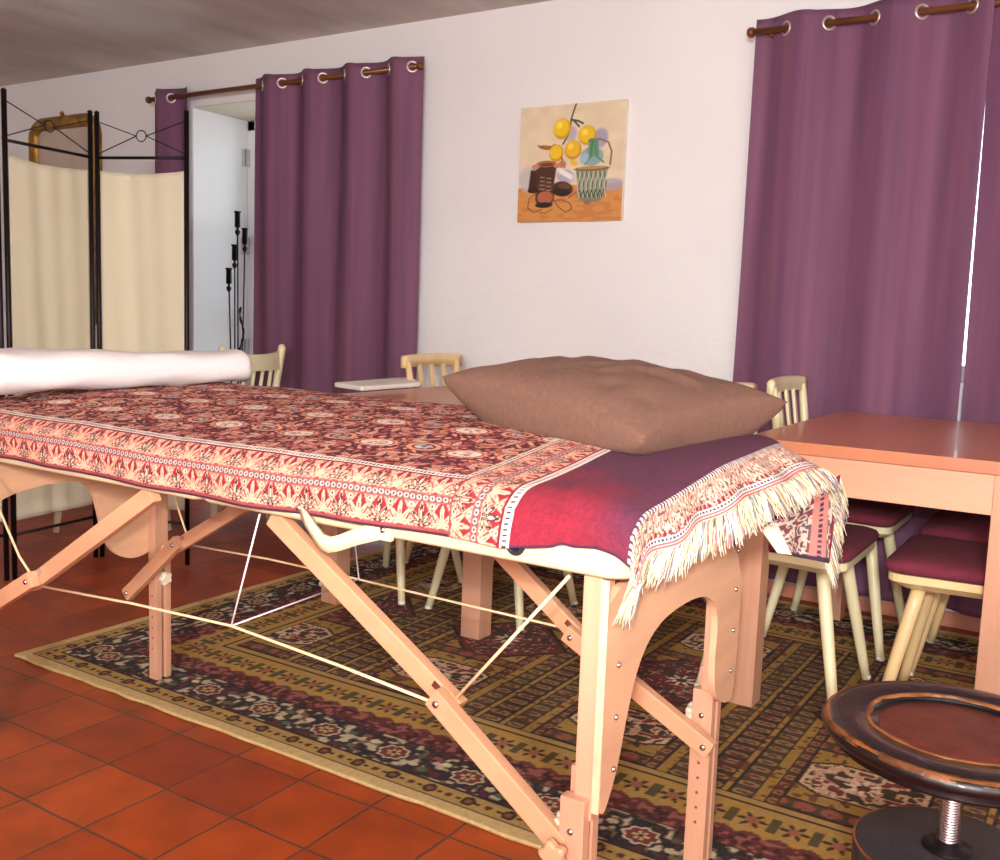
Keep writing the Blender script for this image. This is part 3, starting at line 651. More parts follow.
# ================================================================== BLANKET
BY0 = YN-.010                      # near hanging plane
def blanket_colors(X, V, EV):
    """X along the table, V distance from the near hem, EV distance past the end edge"""
    C = np.zeros(X.shape+(3,)); red = (142, 26, 44); mar = (84, 18, 34); cr = (232, 176, 140); pk = (214, 120, 92)
    C[...] = lin(mar)
    nz = vnoise(X/.006, V/.006, 12)
    # field : leaf sprays, curls and ovals on a maroon ground
    wx = X+.010*np.sin(V*60)+.006*np.sin(V*131+X*40); wv = V+.008*np.sin(X*55)
    f = np.sin(2*PI*(wx/.052+.4*np.sin(2*PI*wv/.09)))*np.sin(2*PI*(wv/.044+.4*np.sin(2*PI*wx/.08)))+(vnoise(X/.010, V/.009, 77)-.5)*1.1
    put(C, (f > .50)*1.0, (196, 112, 92)); put(C, (f > .68)*1.0, (222, 156, 130)); put(C, (f < -.72)*1.0, (176, 84, 76))
    def stamp(px, pv, ph, cx, cy, ang, ells, mir=False):
        row = np.floor(V/pv); A_ = ((X/px+ph+.5*(row % 2)) % 1-.5)*px-cx; B_ = ((V/pv) % 1-.5)*pv-cy
        for (ex_, ey_, rx_, ry_, ea, col) in ells:
            ca, sa = math.cos(ang), math.sin(ang); gx_ = ca*ex_-sa*ey_; gy_ = sa*ex_+ca*ey_; an_ = ang+math.radians(ea)
            u_ = (A_-gx_)*math.cos(an_)+(B_-gy_)*math.sin(an_); v_ = -(A_-gx_)*math.sin(an_)+(B_-gy_)*math.cos(an_)
            e_ = np.hypot(u_/rx_, v_/ry_); put(C, (e_ < 1.22)*1.0, (92, 18, 34)); put(C, (e_ < 1)*1.0, col); put(C, (np.abs(v_/ry_) < .16)*(e_ < .8), (128, 44, 50))
    o1, o2, o3 = (212, 138, 114), (190, 100, 84), (226, 176, 152)
    spray = [(0, 0, .020, .007, 0, o1), (.020, .010, .017, .006, 40, o3), (.020, -.010, .017, .006, -40, o3), (.040, .004, .018, .006, 10, o1), (.004, .014, .014, .005, 75, o2), (.004, -.014, .014, .005, -75, o2)]
    for cx_, cy_, an in ((.045, .035, .7), (-.05, .040, 2.4), (.05, -.045, -.6), (-.048, -.042, 3.7), (.0, .066, 1.5)): stamp(.19, .165, 0, cx_, cy_, an, spray)
    px, pv = .19, .165; row = np.floor(V/pv); a = (((X/px)+.5*(row % 2)) % 1-.5)*px; b = ((V/pv) % 1-.5)*pv
    rr = np.hypot(a/.034, b/.022); th = np.arctan2(b/.022, a/.034)
    put(C, (rr < 1.5+.12*np.cos(14*th))*1.0, (92, 18, 34)); put(C, (rr < 1.35+.12*np.cos(14*th))*1.0, (220, 140, 112)); put(C, (rr < 1.08)*1.0, (82, 18, 34)); put(C, (rr < .98)*1.0, (226, 204, 184)); put(C, (rr < .70)*1.0, (176, 130, 118)); put(C, ((rr < .70)*(nz > .5))*1.0, (226, 206, 188))
    a2 = (((X/px)+.5*(row % 2)+.5) % 1-.5)*px; r2 = np.hypot(a2, (b-.012)*1.2)
    put(C, (r2 < .036)*1.0, (96, 20, 36)); put(C, (np.abs(r2-.028) < .005)*1.0, (222, 146, 116)); put(C, (r2 < .018)*1.0, (188, 178, 168)); put(C, ((r2 < .018)*(nz > .5))*1.0, (96, 72, 84))
    # border bands (along the hem, and across near the end)
    def border(C, d, t, sel):
        """d 0..0.118 from outside to inside, t along"""
        Bc = np.zeros_like(C); Bc[...] = lin((196, 82, 76))
        def rowm(d0, w, per, ph):
            k_ = np.floor(t/per+ph) % 2; a_ = ((t/per+ph) % 1-.5)*per; b_ = d-d0; on = (np.abs(b_) < w/2)*1.0
            A_, B_ = a_/per, b_/w
            put(Bc, on, (138, 28, 42))
            dia = np.abs(A_)*1.35+np.abs(B_)*.95
            put(Bc, on*(dia > .60), (208, 118, 100)); put(Bc, on*(np.abs(dia-.62) < .045), (168, 36, 50)); put(Bc, on*(np.abs(dia-.74) < .03), (236, 184, 156))
            tri = np.hypot((np.abs(A_)-.5)/.13, (np.abs(B_)-.36)/.10); put(Bc, on*(tri < 1), (238, 192, 164)); put(Bc, on*(tri < .45), (90, 34, 48))
            for m_, L_, wd in ((0, .86, .105), (-38, .70, .095), (38, .70, .095), (-76, .50, .085), (76, .50, .085)):
                an_ = math.radians(m_); dx_, dy_ = math.sin(an_), math.cos(an_)
                p_ = A_*dx_+(B_+.40)*dy_; q_ = A_*dy_-(B_+.40)*dx_
                e_ = np.hypot((p_-L_/2)/(L_/2), q_/wd)
                put(Bc, on*(e_ < 1.12)*(k_ == 1), (222, 168, 140)); put(Bc, on*(e_ < .92)*(k_ == 1), (62, 44, 52)); put(Bc, on*(e_ < .45)*(k_ == 1), (232, 190, 160))
                put(Bc, on*(e_ < 1.0)*(k_ == 0), (226, 172, 144)); put(Bc, on*(e_ < .30)*(k_ == 0), (196, 96, 84))
        rowm(.028, .040, .040, 0.0); rowm(.081, .038, .040, .5)
        m = (np.abs(d-.055) < .0055)*1.0; put(Bc, m, (112, 76, 82)); q = (t/.0125) % 1-.5; put(Bc, m*(np.hypot(q/.40, (d-.055)/.0042) < 1), (206, 184, 170)); put(Bc, m*(np.hypot(q/.2, (d-.055)/.0022) < 1), (96, 60, 70))
        m = (np.abs(d-.110) < .0085)*1.0; put(Bc, m, (232, 216, 202)); put(Bc, m*(np.abs(d-.110) < .0035)*(((t/.008) % 1) < .55), (62, 50, 66))
        put(Bc, (np.abs(d-.1005) < .0018)*1.0, (120, 20, 36)); put(Bc, (d < .004)*1.0, (66, 28, 50)); put(Bc, ((d >= .004) & (d < .009))*1.0, (150, 64, 66))
        put(C, sel*1.0, (0, 0, 0)); C += Bc*sel[..., None]
    xe = -.742                                     # inner white line of the cross border
    d_cross = .118-(-(X-xe))*1.0                   # 0.118 at xe, falling to the left
    dc = .118+(X-xe)*-1.0
    dcross = (xe+.0-X)                             # 0 at the white line, growing leftwards
    selc = ((dcross > -.009) & (dcross < .118)).astype(float)
    border(C, np.clip(.110-dcross*1.0, -.01, .12), V, selc)
    put(C, ((dcross > .105) & (dcross < .118))*1.0, (228, 206, 190)); put(C, ((np.abs(dcross-.111) < .003)*(((V/.009) % 1) < .5))*1.0, (70, 50, 64))
    selh = ((V < .120) & (dcross > .0)).astype(float)*(1-((V > .0)*(dcross < .118)*(dcross > .092)*0))
    selh2 = selh*((dcross > .105)).astype(float)
    border(C, V/1.02, X, selh2)
    # far hem band as well
    # plain purple-maroon end
    plain = ((dcross <= -.009) & (EV <= -.004)).astype(float)
    mix = sst(.06, .26, V+.9*(X+.70)*(X > -.70)+.14*(vnoise(X/.07, V/.07, 6)-.5))
    P_ = lin((134, 24, 46))*(1-mix[..., None]) + lin((84, 34, 60))*mix[..., None]
    P_ = P_*(0.85+.3*vnoise(X/.004, V/.004, 8))[..., None]
    C[...] = C*(1-plain[..., None]) + P_*plain[..., None]
    put(C, plain*(V < .004), (70, 28, 60))
    # end band
    m = (EV > -.004).astype(float); put(C, m, (198, 140, 118))
    put(C, m*(EV < .006), (226, 214, 204)); put(C, m*(EV < .006)*(((V/.010) % 1) < .45), (84, 40, 70))
    bnd = ((EV >= .006) & (EV < .060)).astype(float); e_ = (EV-.033)/.054; q = (V/.022) % 1-.5
    put(C, bnd, (206, 150, 126)); put(C, bnd, (222, 178, 152)); zz = np.abs(np.abs(q)*2-(.5+e_)); put(C, bnd*(zz < .09), (156, 52, 60)); zz2 = np.abs(np.abs(q)*2-(.5-e_)); put(C, bnd*(zz2 < .07), (110, 90, 92))
    put(C, bnd*(np.hypot(q/.16, (e_)/.2) < 1), (236, 212, 186)); put(C, bnd*(np.hypot(q/.08, (e_)/.1) < 1), (80, 30, 44)); put(C, bnd*(EV > .049)*(((V/.012) % 1) < .6), (142, 22, 44))
    put(C, bnd*(vnoise(V/.005, EV/.005, 9) > .76), (120, 80, 88)); put(C, bnd*(vnoise(V/.005, EV/.005, 19) > .72), (238, 214, 190))
    put(C, ((EV >= .060) & (EV < .070))*1.0, (224, 214, 204)); put(C, ((EV >= .0625) & (EV < .0675))*(((V/.009) % 1) < .6)*1.0, (58, 62, 92))
    put(C, ((EV >= .070) & (EV < .080))*1.0, (186, 74, 88)); put(C, ((EV >= .074) & (EV < .077))*1.0, (222, 190, 180))
    put(C, (EV >= .080)*1.0, (222, 210, 186))
    # woven grain: weft and warp threads
    C *= (.86+.28*vnoise(X/.0035, V/.0035, 31))[..., None]
    return np.clip(C, 0, 1)
def blanket_pos(Sx, Tv):
    """Sx: material x (beyond XR_ it hangs over the end); Tv: distance from near hem along the cloth"""
    HN = np.interp(Sx, [-2.3, -1.9, -1.5, -1.2, -1.0, -.75, -.66, -.60, -.50], [.064, .067, .070, .068, .060, .058, .044, .036, .040])      # length of near drop
    R = .020
    yn = BY0; yf = YF+.016
    a = HN - Tv                                    # >0: hanging on the near side
    Wt = yf-yn
    b = (Tv-HN) - (Wt+.01)                         # >0: hanging on the far side
    yy = yn + np.clip(Tv-HN, 0, Wt+.01)/(Wt+.01)*Wt
    ex = np.clip(Sx-(XR_+.004), 0, None)
    an = np.clip(a, 0, None); bn_ = np.clip(b, 0, None)
    top = zt_pad(Sx, yy)+.0075
    # rounded shoulder on the near side and the end
    dn = np.clip(yy-yn, 0, None); sh = .026*np.exp(-(dn/.022)**1.3)
    de = np.clip((XR_+.004)-Sx, 0, None); she = .014*np.exp(-(de/.020)**1.3)*1.0
    df = np.clip(yf-yy, 0, None); shf = .020*np.exp(-(df/.02)**1.3)
    z = top-sh-she-shf
    X = np.minimum(Sx, XR_+.004); Y = yy.copy()
    fy = sst(1.25, 1.90, yy)
    # end hang
    drop = ex*(.74-.30*fy); outw = ex*(.12+.78*fy)
    dist = np.hypot(ex, an)
    z = z-drop*1.0-np.where(ex > 0, np.hypot(drop, an)-drop, an)
    X = X+outw; 
    Y = Y-.004*sst(0, .03, an)-.012*np.sin(np.clip(ex/.09, 0, 1)*PI/2)*(an > 0)*0
    # gentle ripples in the hanging cloth
    z = z+.0025*np.sin(Y*46)*np.clip(ex/.03, 0, 1)
    X = X+.006*np.sin(Y*38+.6)*np.clip(ex/.06, 0, 1)
    Y = Y-(.006*np.sin(Sx*23)+.003)*np.clip(an/.05, 0, 1)
    z = z-bn_*.9; Y = Y+bn_*.25
    z = z+.003*vnoise(Sx/.09, Tv/.09, 5)+.004*vnoise(Sx/.2, Tv/.2, 15)
    # slight creases
    z = z+.004*np.exp(-((Sx+.66+.25*(yy-1.25))/.012)**2)*(1-sst(1.24, 1.5, yy))
    return np.stack([X, Y, z], -1)
s_ax = np.linspace(-2.27, XR_+.004+.084, 1150); t_ax = np.linspace(0, .83, 520)
SS, TT = np.meshgrid(s_ax, t_ax, indexing='ij')
BP = blanket_pos(SS, TT)
bl = thing('blanket', 'red and cream paisley woven blanket with fringed end draped over the massage table', 'blanket', (CX, 1.56, .80))
grid_obj('woven_cloth', BP, m_blanket, bl, blanket_colors(SS, TT, SS-(XR_+.004)), thick=.003)
# fringe along the end
def strands(starts, dirs, lens, cols, w=.00105):
    mb = MB(); cc = []
    for p, d, L, c in zip(starts, dirs, lens, cols):
        d = Vector(d).normalized(); p = Vector(p); K = 5
        wob = Vector((random.uniform(-1, 1), random.uniform(-1, 1), random.uniform(-.3, .3)))*.0035
        pts = []
        for k in range(K+1):
            t = k/K; q = p + d*L*t + Vector((0, 0, -1))*L*.30*t*t + wob*math.sin(t*3.0+random.random())
            pts.append(q)
        n0 = len(mb.v); mb.tube(pts, [w, w*1.1, w, w*.95, w*.8, w*.5], 5)
        cc += [c]*(len(mb.v)-n0)
    return mb, cc
def yarn():
    r = random.random()
    if r < .46: c = (214, 207, 184)
    elif r < .70: c = (194, 188, 146)
    elif r < .86: c = (112, 108, 128)
    elif r < .94: c = (188, 110, 106)
    else: c = (150, 140, 100)
    return tuple(lin(c).tolist())+(1,)
st_, dr_, ln_, cl_ = [], [], [], []
NS = 900
for i in range(NS):
    t = .012+(.83-.012)*i/(NS-1)
    e = np.array([[XR_+.004+.0815]]); p = blanket_pos(e, np.array([[t]]))[0, 0]; p2 = blanket_pos(e-.02, np.array([[t]]))[0, 0]
    d = (p-p2); fyy = float(sst(1.25, 1.9, p[1]))
    st_.append(p+np.array([.0015*random.uniform(-1, 1), 0, 0])); dr_.append((d[0]-.008*(1-fyy)**2+random.uniform(-.004, .004), d[1]-.004+random.uniform(-.006, .004), d[2])); ln_.append(random.uniform(.038, .050)); cl_.append(yarn())
mb, cc = strands(st_, dr_, ln_, cl_)
fo = mesh_obj('fringe', mb, m_fringe, bl, cols=cc); fo['kind'] = 'stuff'
# folded-under corner at the far end with its own fringe
fu = np.linspace(0, 1, 60)[:, None]*np.ones((1, 60)); fv = fu.T
P00 = np.array([-.520, 1.70, .700]); P10 = np.array([-.452, 1.955, .775]); P01 = np.array([-.500, 1.74, .655]); P11 = np.array([-.452, 1.900, .612])
FP = (P00*(1-fu[..., None])+P10*fu[..., None])*(1-fv[..., None])+(P01*(1-fu[..., None])+P11*fu[..., None])*fv[..., None]
FP[..., 0] += .010*np.sin(fu*9)*fv
FC = np.zeros(FP.shape); FC[...] = lin((222, 196, 176)); gn = vnoise(fu*22, fv*16, 3)
put(FC, (gn > .6)*1.0, (120, 60, 66)); put(FC, (gn < .3)*1.0, (88, 84, 100)); put(FC, ((fu > .66) & (fu < .86))*1.0, (212, 128, 116)); put(FC, (((fu > .74) & (fu < .79))*(((fv*14) % 1) < .6))*1.0, (60, 50, 80)); put(FC, (fu > .93)*1.0, (150, 30, 50)); put(FC, (fv > .94)*1.0, (60, 40, 60)); put(FC, (fu < .16)*1.0, (232, 222, 204))
grid_obj('folded_corner', FP, m_blanket, bl, FC, thick=.003)
st_, dr_, ln_, cl_ = [], [], [], []
for i in range(220):
    t = i/219; p = P10*(1-t)+P11*t
    st_.append(p); dr_.append((.30+random.uniform(-.1, .1), .35+random.uniform(-.15, .15), -.8)); ln_.append(random.uniform(.035, .055)); cl_.append(yarn())
mb, cc = strands(st_, dr_, ln_, cl_)
fo = mesh_obj('corner_fringe', mb, m_fringe, bl, cols=cc); fo['kind'] = 'stuff'

# ================================================================== PILLOW
def pillow(L, N, R, F, T, belly, base):
    n = 90; u = np.linspace(-1, 1, n); U, V = np.meshgrid(u, u, indexing='ij')
    L, N, R, F = map(np.array, (L, N, R, F))
    # u: L->N edge, v: towards F
    su = (U+1)/2; sv = (V+1)/2
    pin = .085
    au = (U)*(1-pin*(1-V*V)); av = V*(1-pin*(1-U*U))
    su = (au+1)/2; sv = (av+1)/2
    Bp = (L*(1-su[..., None])+N*su[..., None])*(1-sv[..., None]) + (F*(1-su[..., None])+R*su[..., None])*sv[..., None]
    h = ((1-U**2)**.50*(1-V**2)**.50)
    h = h**.85
    wr = (vnoise(U*5+9, V*5+3, 4)-.5)*.012*h
    topS = Bp.copy(); topS[..., 2] += T*h+wr
    bot = Bp.copy(); bot[..., 2] -= belly*h; bot[..., 2] = np.maximum(bot[..., 2], np.where(h > 0.05, base+.0*U, bot[..., 2]))
    return topS, bot
tp, bt = pillow((-1.190, 1.655, .928), (-.655, 1.478, .868), (-.553, 1.93, .910), (-1.05, 2.02, .93), .066, .165, .836)
V1 = tp.reshape(-1, 3); V2 = bt.reshape(-1, 3); n = 90
pm = MB(); idx = np.arange(n*n).reshape(n, n)
Ft = np.stack([idx[:-1, :-1], idx[1:, :-1], idx[1:, 1:], idx[:-1, 1:]], -1).reshape(-1, 4)
pm.add(V1.tolist(), Ft.tolist(), True); pm.add(V2.tolist(), Ft[:, ::-1].tolist(), True)
pil = mesh_obj('pillow', pm, m_pillow)
bmx = bmesh.new(); bmx.from_mesh(pil.data); bmesh.ops.remove_doubles(bmx, verts=bmx.verts[:], dist=.0004); bmesh.ops.recalc_face_normals(bmx, faces=bmx.faces[:]); bmx.to_mesh(pil.data); bmx.free()
for pf in pil.data.polygons: pf.use_smooth = True
tag(pil, 'large plump brown pillow lying on the blanket at the right end', 'pillow')

# ================================================================== ROLLED TOWEL
def towel():
    K = 90; n = 64
    A = np.array([-2.20, 1.26]); B = np.array([-2.055, 1.935]); d = (B-A)/np.linalg.norm(B-A); nrm = np.array([d[1], -d[0]])
    P = np.zeros((K, n, 3))
    for i in range(K):
        t = i/(K-1); c = A+(B-A)*t
        capf = min(1, (1-t)/.06) if t > .94 else (min(1, t/.05) if t < .05 else 1)
        capf = math.sqrt(max(1e-4, 1-(1-capf)**2))
        hw = .075*capf*(1+.05*math.sin(7*t)); hh = (.046+.004*math.sin(5*t+1))*(.25+.75*capf)
        zc = .842+.012*float(sst(1.2, 1.9, np.array(c[1])))-.004+hh
        for k in range(n):
            a = 2*PI*k/n; ca, sa = math.cos(a), math.sin(a)
            ex = abs(ca)**.75*(1 if ca > 0 else -1); ez = abs(sa)**.8*(1 if sa > 0 else -1)
            layer = .0035*math.sin(3*a+9*t)*(.5+.5*math.sin(13*t)) + .0025*math.sin(a*2-20*t)
            P[i, k] = (c[0]+nrm[0]*hw*ex, c[1]+nrm[1]*hw*ex, zc+(hh+layer)*ez)
    mb = MB(); mb.add(P.reshape(-1, 3).tolist(), [[i*n+k, i*n+(k+1) % n, (i+1)*n+(k+1) % n, (i+1)*n+k] for i in range(K-1) for k in range(n)]+[list(range(n)), [(K-1)*n+k for k in range(n)]], True)
    o = mesh_obj('towel', mb, m_towel)
    return o
tag(towel(), 'white rolled towel lying across the left end of the blanket', 'towel')

# ================================================================== FOLDING SCREEN
P0, P1, P2, P3 = (-3.455, 2.09), (-3.522, 2.512), (-3.128, 2.655), (-3.80, 1.82)
sc = thing('folding_screen', 'folding screen of cream cloth panels in black iron frames behind the towel', 'folding screen', (-3.5, 2.35, 0))
HT = 1.782
def screen_panel(a, b):
    a = Vector((a[0], a[1], 0)); b = Vector((b[0], b[1], 0)); d = (b-a).normalized(); a = a+d*.016; b = b-d*.016
    fr = MB()
    for p in (a, b): fr.tube([p+Vector((0, 0, .002)), p+Vector((0, 0, HT))], .0095, 10); fr.lathe([(.0095, 0), (.011, .004), (.0, .012)], p+Vector((0, 0, HT)), 10)
    for z in (.172, 1.612): fr.tube([a+Vector((0, 0, z)), b+Vector((0, 0, z))], .006, 8)
    f = mesh_obj('panel_frame', fr, m_iron, sc)
    Lw = (b-a).length; mid = (a+b)/2; zm = 1.695; R = .021
    o = MB(); nrm = d.cross(Vector((0, 0, 1)))
    o.ring(mid+Vector((0, 0, zm)), R, .0022, nrm, 28, 6)
    for s, e in ((a, -1), (b, 1)):
        for zz in (HT-.03, 1.625): o.tube([s+Vector((0, 0, zz)), mid+d*e*R+Vector((0, 0, zm))], .0022, 6)
    mesh_obj('wire_ornament', o, m_iron, f)
    n, m = 40, 60; u = np.linspace(0, 1, n)[:, None]*np.ones((1, m)); v = np.linspace(0, 1, m)[None, :]*np.ones((n, 1))
    z0, z1 = .225, 1.562
    G = np.zeros((n, m, 3)); av, bv = np.array(a), np.array(b)
    uu = .03+.94*u
    sag = .012*np.sin(PI*u)*(1-v)*0
    G[..., 0] = av[0]+(bv[0]-av[0])*uu; G[..., 1] = av[1]+(bv[1]-av[1])*uu; G[..., 2] = z0+(z1-z0)*v - .012*np.sin(PI*u)*(v > .97)
    rip = .003*np.sin(u*9+v*1.5)*np.sin(PI*u)+.003*np.sin(u*23+v*3)*np.sin(PI*u)
    G[..., 0] += rip*nrm.x; G[..., 1] += rip*nrm.y
    cl = grid_obj('cloth', G, m_linen, f, thick=.0015)
    return f
screen_panel(P0, P1); screen_panel(P1, P2); screen_panel(P3, P0)

# ================================================================== WALL THINGS
# gilt mirror
mx0, mx1, mz0, mz1 = -5.93, -5.245, .90, 2.15
mir = thing('wall_mirror', 'old gilt framed mirror with rounded top corners hanging behind the screen', 'mirror', ((mx0+mx1)/2, YW-.02, mz0))
def rrect(x0, x1, z0, z1, r, n=10):
    pts = [(x0, z0), (x1, z0)]
    for k in range(n+1): a = PI/2*k/n; pts.append((x1-r+r*math.cos(a), z1-r+r*math.sin(a)))
    for k in range(n+1): a = PI/2+PI/2*k/n; pts.append((x0+r+r*math.cos(a), z1-r+r*math.sin(a)))
    return pts
outer = rrect(mx0, mx1, mz0, mz1, .13); n = len(outer)
lay = [(0, -.002), (0, -.028), (.018, -.045), (.040, -.048), (.062, -.036), (.075, -.022), (.078, -.012)]
vs = []
for ins, dy in lay:
    for (x, z) in rrect(mx0+ins, mx1-ins, mz0+ins, mz1-ins, max(.13-ins, .03)): vs.append((x, YW+dy, z))
fs = [[l*n+i, l*n+(i+1) % n, (l+1)*n+(i+1) % n, (l+1)*n+i] for l in range(len(lay)-1) for i in range(n)]
mesh_obj('mirror_frame', MB().add(vs, fs, True), m_gilt, mir)
mesh_obj('glass', MB().prism(rrect(mx0+.077, mx1-.077, mz0+.077, mz1-.077, .055), YW-.016, YW-.010, 'y'), m_glassm, mir)
mesh_obj('crest_knob', MB().lathe([(.004, 0), (.012, .008), (.014, .018), (.008, .028), (0, .032)], ((mx0+mx1)/2, YW-.03, mz1-.004), 14), m_gilt, mir)

# painting
pw = thing('painting', 'unframed still life of lemons, boots and a wicker bottle on white wall', 'painting', (-2.10, YW-.012, 1.475))
px0, px1, pz0, pz1 = -2.327, -1.824, 1.458, 1.945
mesh_obj('canvas', MB().box((px0, YW-.022, pz0), (px1, YW-.001, pz1), .002), mat('canvas_edge', (226, 214, 196), .8, var=(30, .02)), pw)
n1, n2 = 250, 240
U, V = np.meshgrid(np.linspace(0, 1, n1), np.linspace(0, 1, n2), indexing='ij')
qx = 100+575*U; qy = 770-640*V-22*U*0        # picture-plane drawing coordinates
C = np.zeros(U.shape+(3,)); C[...] = lin((224, 206, 172)); C *= (.94+.12*vnoise(qx/60, qy/40, 2))[..., None]
def ell(cx, cy, rx, ry, col, rot=0, soft=.12, a=1.0):
    c_, s_ = math.cos(rot), math.sin(rot); X_ = (qx-cx)*c_+(qy-cy)*s_; Y_ = -(qx-cx)*s_+(qy-cy)*c_
    r = np.hypot(X_/rx, Y_/ry); put(C, a*(1-sst(1-soft, 1+soft, r)), col)
def line(pts, w, col, a=1.0):
    d = np.full(U.shape, 1e9)
    for (x0, y0), (x1, y1) in zip(pts[:-1], pts[1:]):
        t = np.clip(((qx-x0)*(x1-x0)+(qy-y0)*(y1-y0))/((x1-x0)**2+(y1-y0)**2), 0, 1); d = np.minimum(d, np.hypot(qx-x0-t*(x1-x0), qy-y0-t*(y1-y0)))
    put(C, a*(1-sst(w*.6, w*1.2, d)), col)
def quad(pts, col, a=1.0):
    inside = np.ones(U.shape)
    for i in range(len(pts)):
        x0, y0 = pts[i]; x1, y1 = pts[(i+1) % len(pts)]; cr = (x1-x0)*(qy-y0)-(y1-y0)*(qx-x0); inside *= sst(-400, 400, cr)
    put(C, a*inside, col)
tb = sst(574, 582, qy+.02*(qx-100)); put(C, tb, (208, 142, 74)); put(C, tb*(vnoise(qx/50, qy/14, 8) > .55)*.6, (190, 116, 66))
ell(160, 530, 60, 70, (190, 182, 190), 0, .3, .8); ell(620, 575, 60, 32, (168, 160, 182), 0, .25, .8); ell(545, 325, 42, 52, (160, 150, 178), .2, .2, .9); ell(385, 290, 34, 42, (176, 166, 186), 0, .3, .9); ell(365, 520, 52, 36, (172, 164, 190), .3, .2, .9)
quad([(330, 470), (410, 520), (400, 545), (325, 500)], (236, 232, 226))
line([(410, 128), (388, 200), (375, 290), (345, 345)], 5, (84, 64, 48)); line([(385, 215), (425, 225), (450, 240)], 6, (60, 70, 48)); line([(400, 222), (430, 255)], 6, (74, 84, 56))
ell(337, 262, 48, 56, (206, 158, 22)); ell(332, 255, 41, 47, (236, 196, 30)); ell(322, 240, 16, 18, (250, 222, 82), 0, .5)
ell(475, 306, 48, 52, (200, 152, 26)); ell(473, 300, 42, 45, (234, 190, 30)); ell(462, 288, 16, 16, (250, 218, 84), 0, .5)
ell(252, 358, 44, 13, (176, 116, 50), .15); line([(205, 345), (255, 365), (300, 345)], 4, (132, 84, 40))
ell(505, 420, 62, 52, (136, 168, 164)); quad([(487, 330), (535, 330), (545, 420), (480, 420)], (104, 146, 118)); ell(510, 335, 30, 12, (92, 138, 104)); line([(505, 340), (500, 420), (470, 460)], 6, (70, 128, 84)); line([(520, 345), (530, 420), (570, 455)], 5, (84, 138, 98)); ell(465, 430, 22, 30, (160, 186, 204), .4, .4)
quad([(420, 482), (598, 482), (568, 650), (446, 650)], (148, 154, 128)); ell(507, 650, 60, 18, (128, 130, 104))
for k in range(7):
    x = 430+k*24; line([(x, 500), (x+14, 560), (x-2+8, 640)], 3.4, (78, 92, 72)); line([(x+20, 500), (x+4, 570), (x+12, 640)], 3, (196, 196, 170))
for k in range(6): line([(446+k*22, 600), (457+k*22, 640), (468+k*22, 600)], 3, (60, 70, 62))
ell(508, 486, 96, 13, (136, 92, 50)); ell(505, 482, 80, 7, (180, 140, 90)); line([(540, 328), (590, 350), (610, 400), (604, 470)], 5, (134, 96, 64)); ell(492, 668, 22, 12, (148, 110, 70)); 
ell(310, 392, 40, 47, (204, 150, 26)); ell(306, 386, 33, 38, (238, 194, 36)); ell(402, 380, 46, 52, (196, 140, 26)); ell(400, 373, 39, 44, (232, 182, 34)); ell(388, 360, 14, 15, (248, 214, 84), 0, .5)
ell(410, 452, 22, 14, (232, 186, 40), .6); line([(340, 420), (360, 470)], 5, (120, 84, 44)); ell(345, 455, 22, 20, (190, 120, 88), 0, .3)
quad([(168, 478), (215, 478), (215, 602), (156, 602)], (64, 36, 26)); ell(186, 592, 32, 16, (50, 28, 22))
ell(350, 590, 60, 42, (70, 42, 30), .15); ell(345, 606, 48, 22, (44, 28, 24), .1); ell(362, 575, 34, 16, (104, 66, 46), .2)
quad([(196, 446), (316, 450), (302, 580), (208, 580)], (72, 42, 30)); ell(256, 448, 58, 18, (176, 104, 66)); ell(258, 452, 40, 10, (112, 60, 40)); ell(195, 462, 22, 14, (190, 130, 100)); ell(318, 462, 20, 12, (196, 130, 100))
ell(254, 632, 54, 58, (58, 34, 26)); ell(256, 634, 45, 36, (176, 96, 66)); ell(250, 676, 50, 16, (40, 26, 24)); ell(254, 570, 42, 30, (92, 56, 40))
for k in range(4): line([(226, 520+k*22), (285, 530+k*22)], 3, (168, 140, 104)); line([(228, 532+k*22), (284, 518+k*22)], 2.6, (38, 24, 22))
line([(200, 610), (165, 640), (158, 690), (195, 715), (240, 702)], 3, (92, 66, 40)); line([(300, 640), (335, 690), (375, 720), (408, 700), (398, 670), (350, 650), (318, 650)], 3, (92, 66, 40)); line([(300, 700), (260, 722), (225, 718)], 3, (120, 84, 50)); line([(390, 640), (430, 610)], 3, (110, 80, 50))
G = np.stack([px0+(px1-px0)*U, np.full(U.shape, YW-.0232), pz0+(pz1-pz0)*V], -1)
grid_obj('picture', G, m_paint, pw, C)

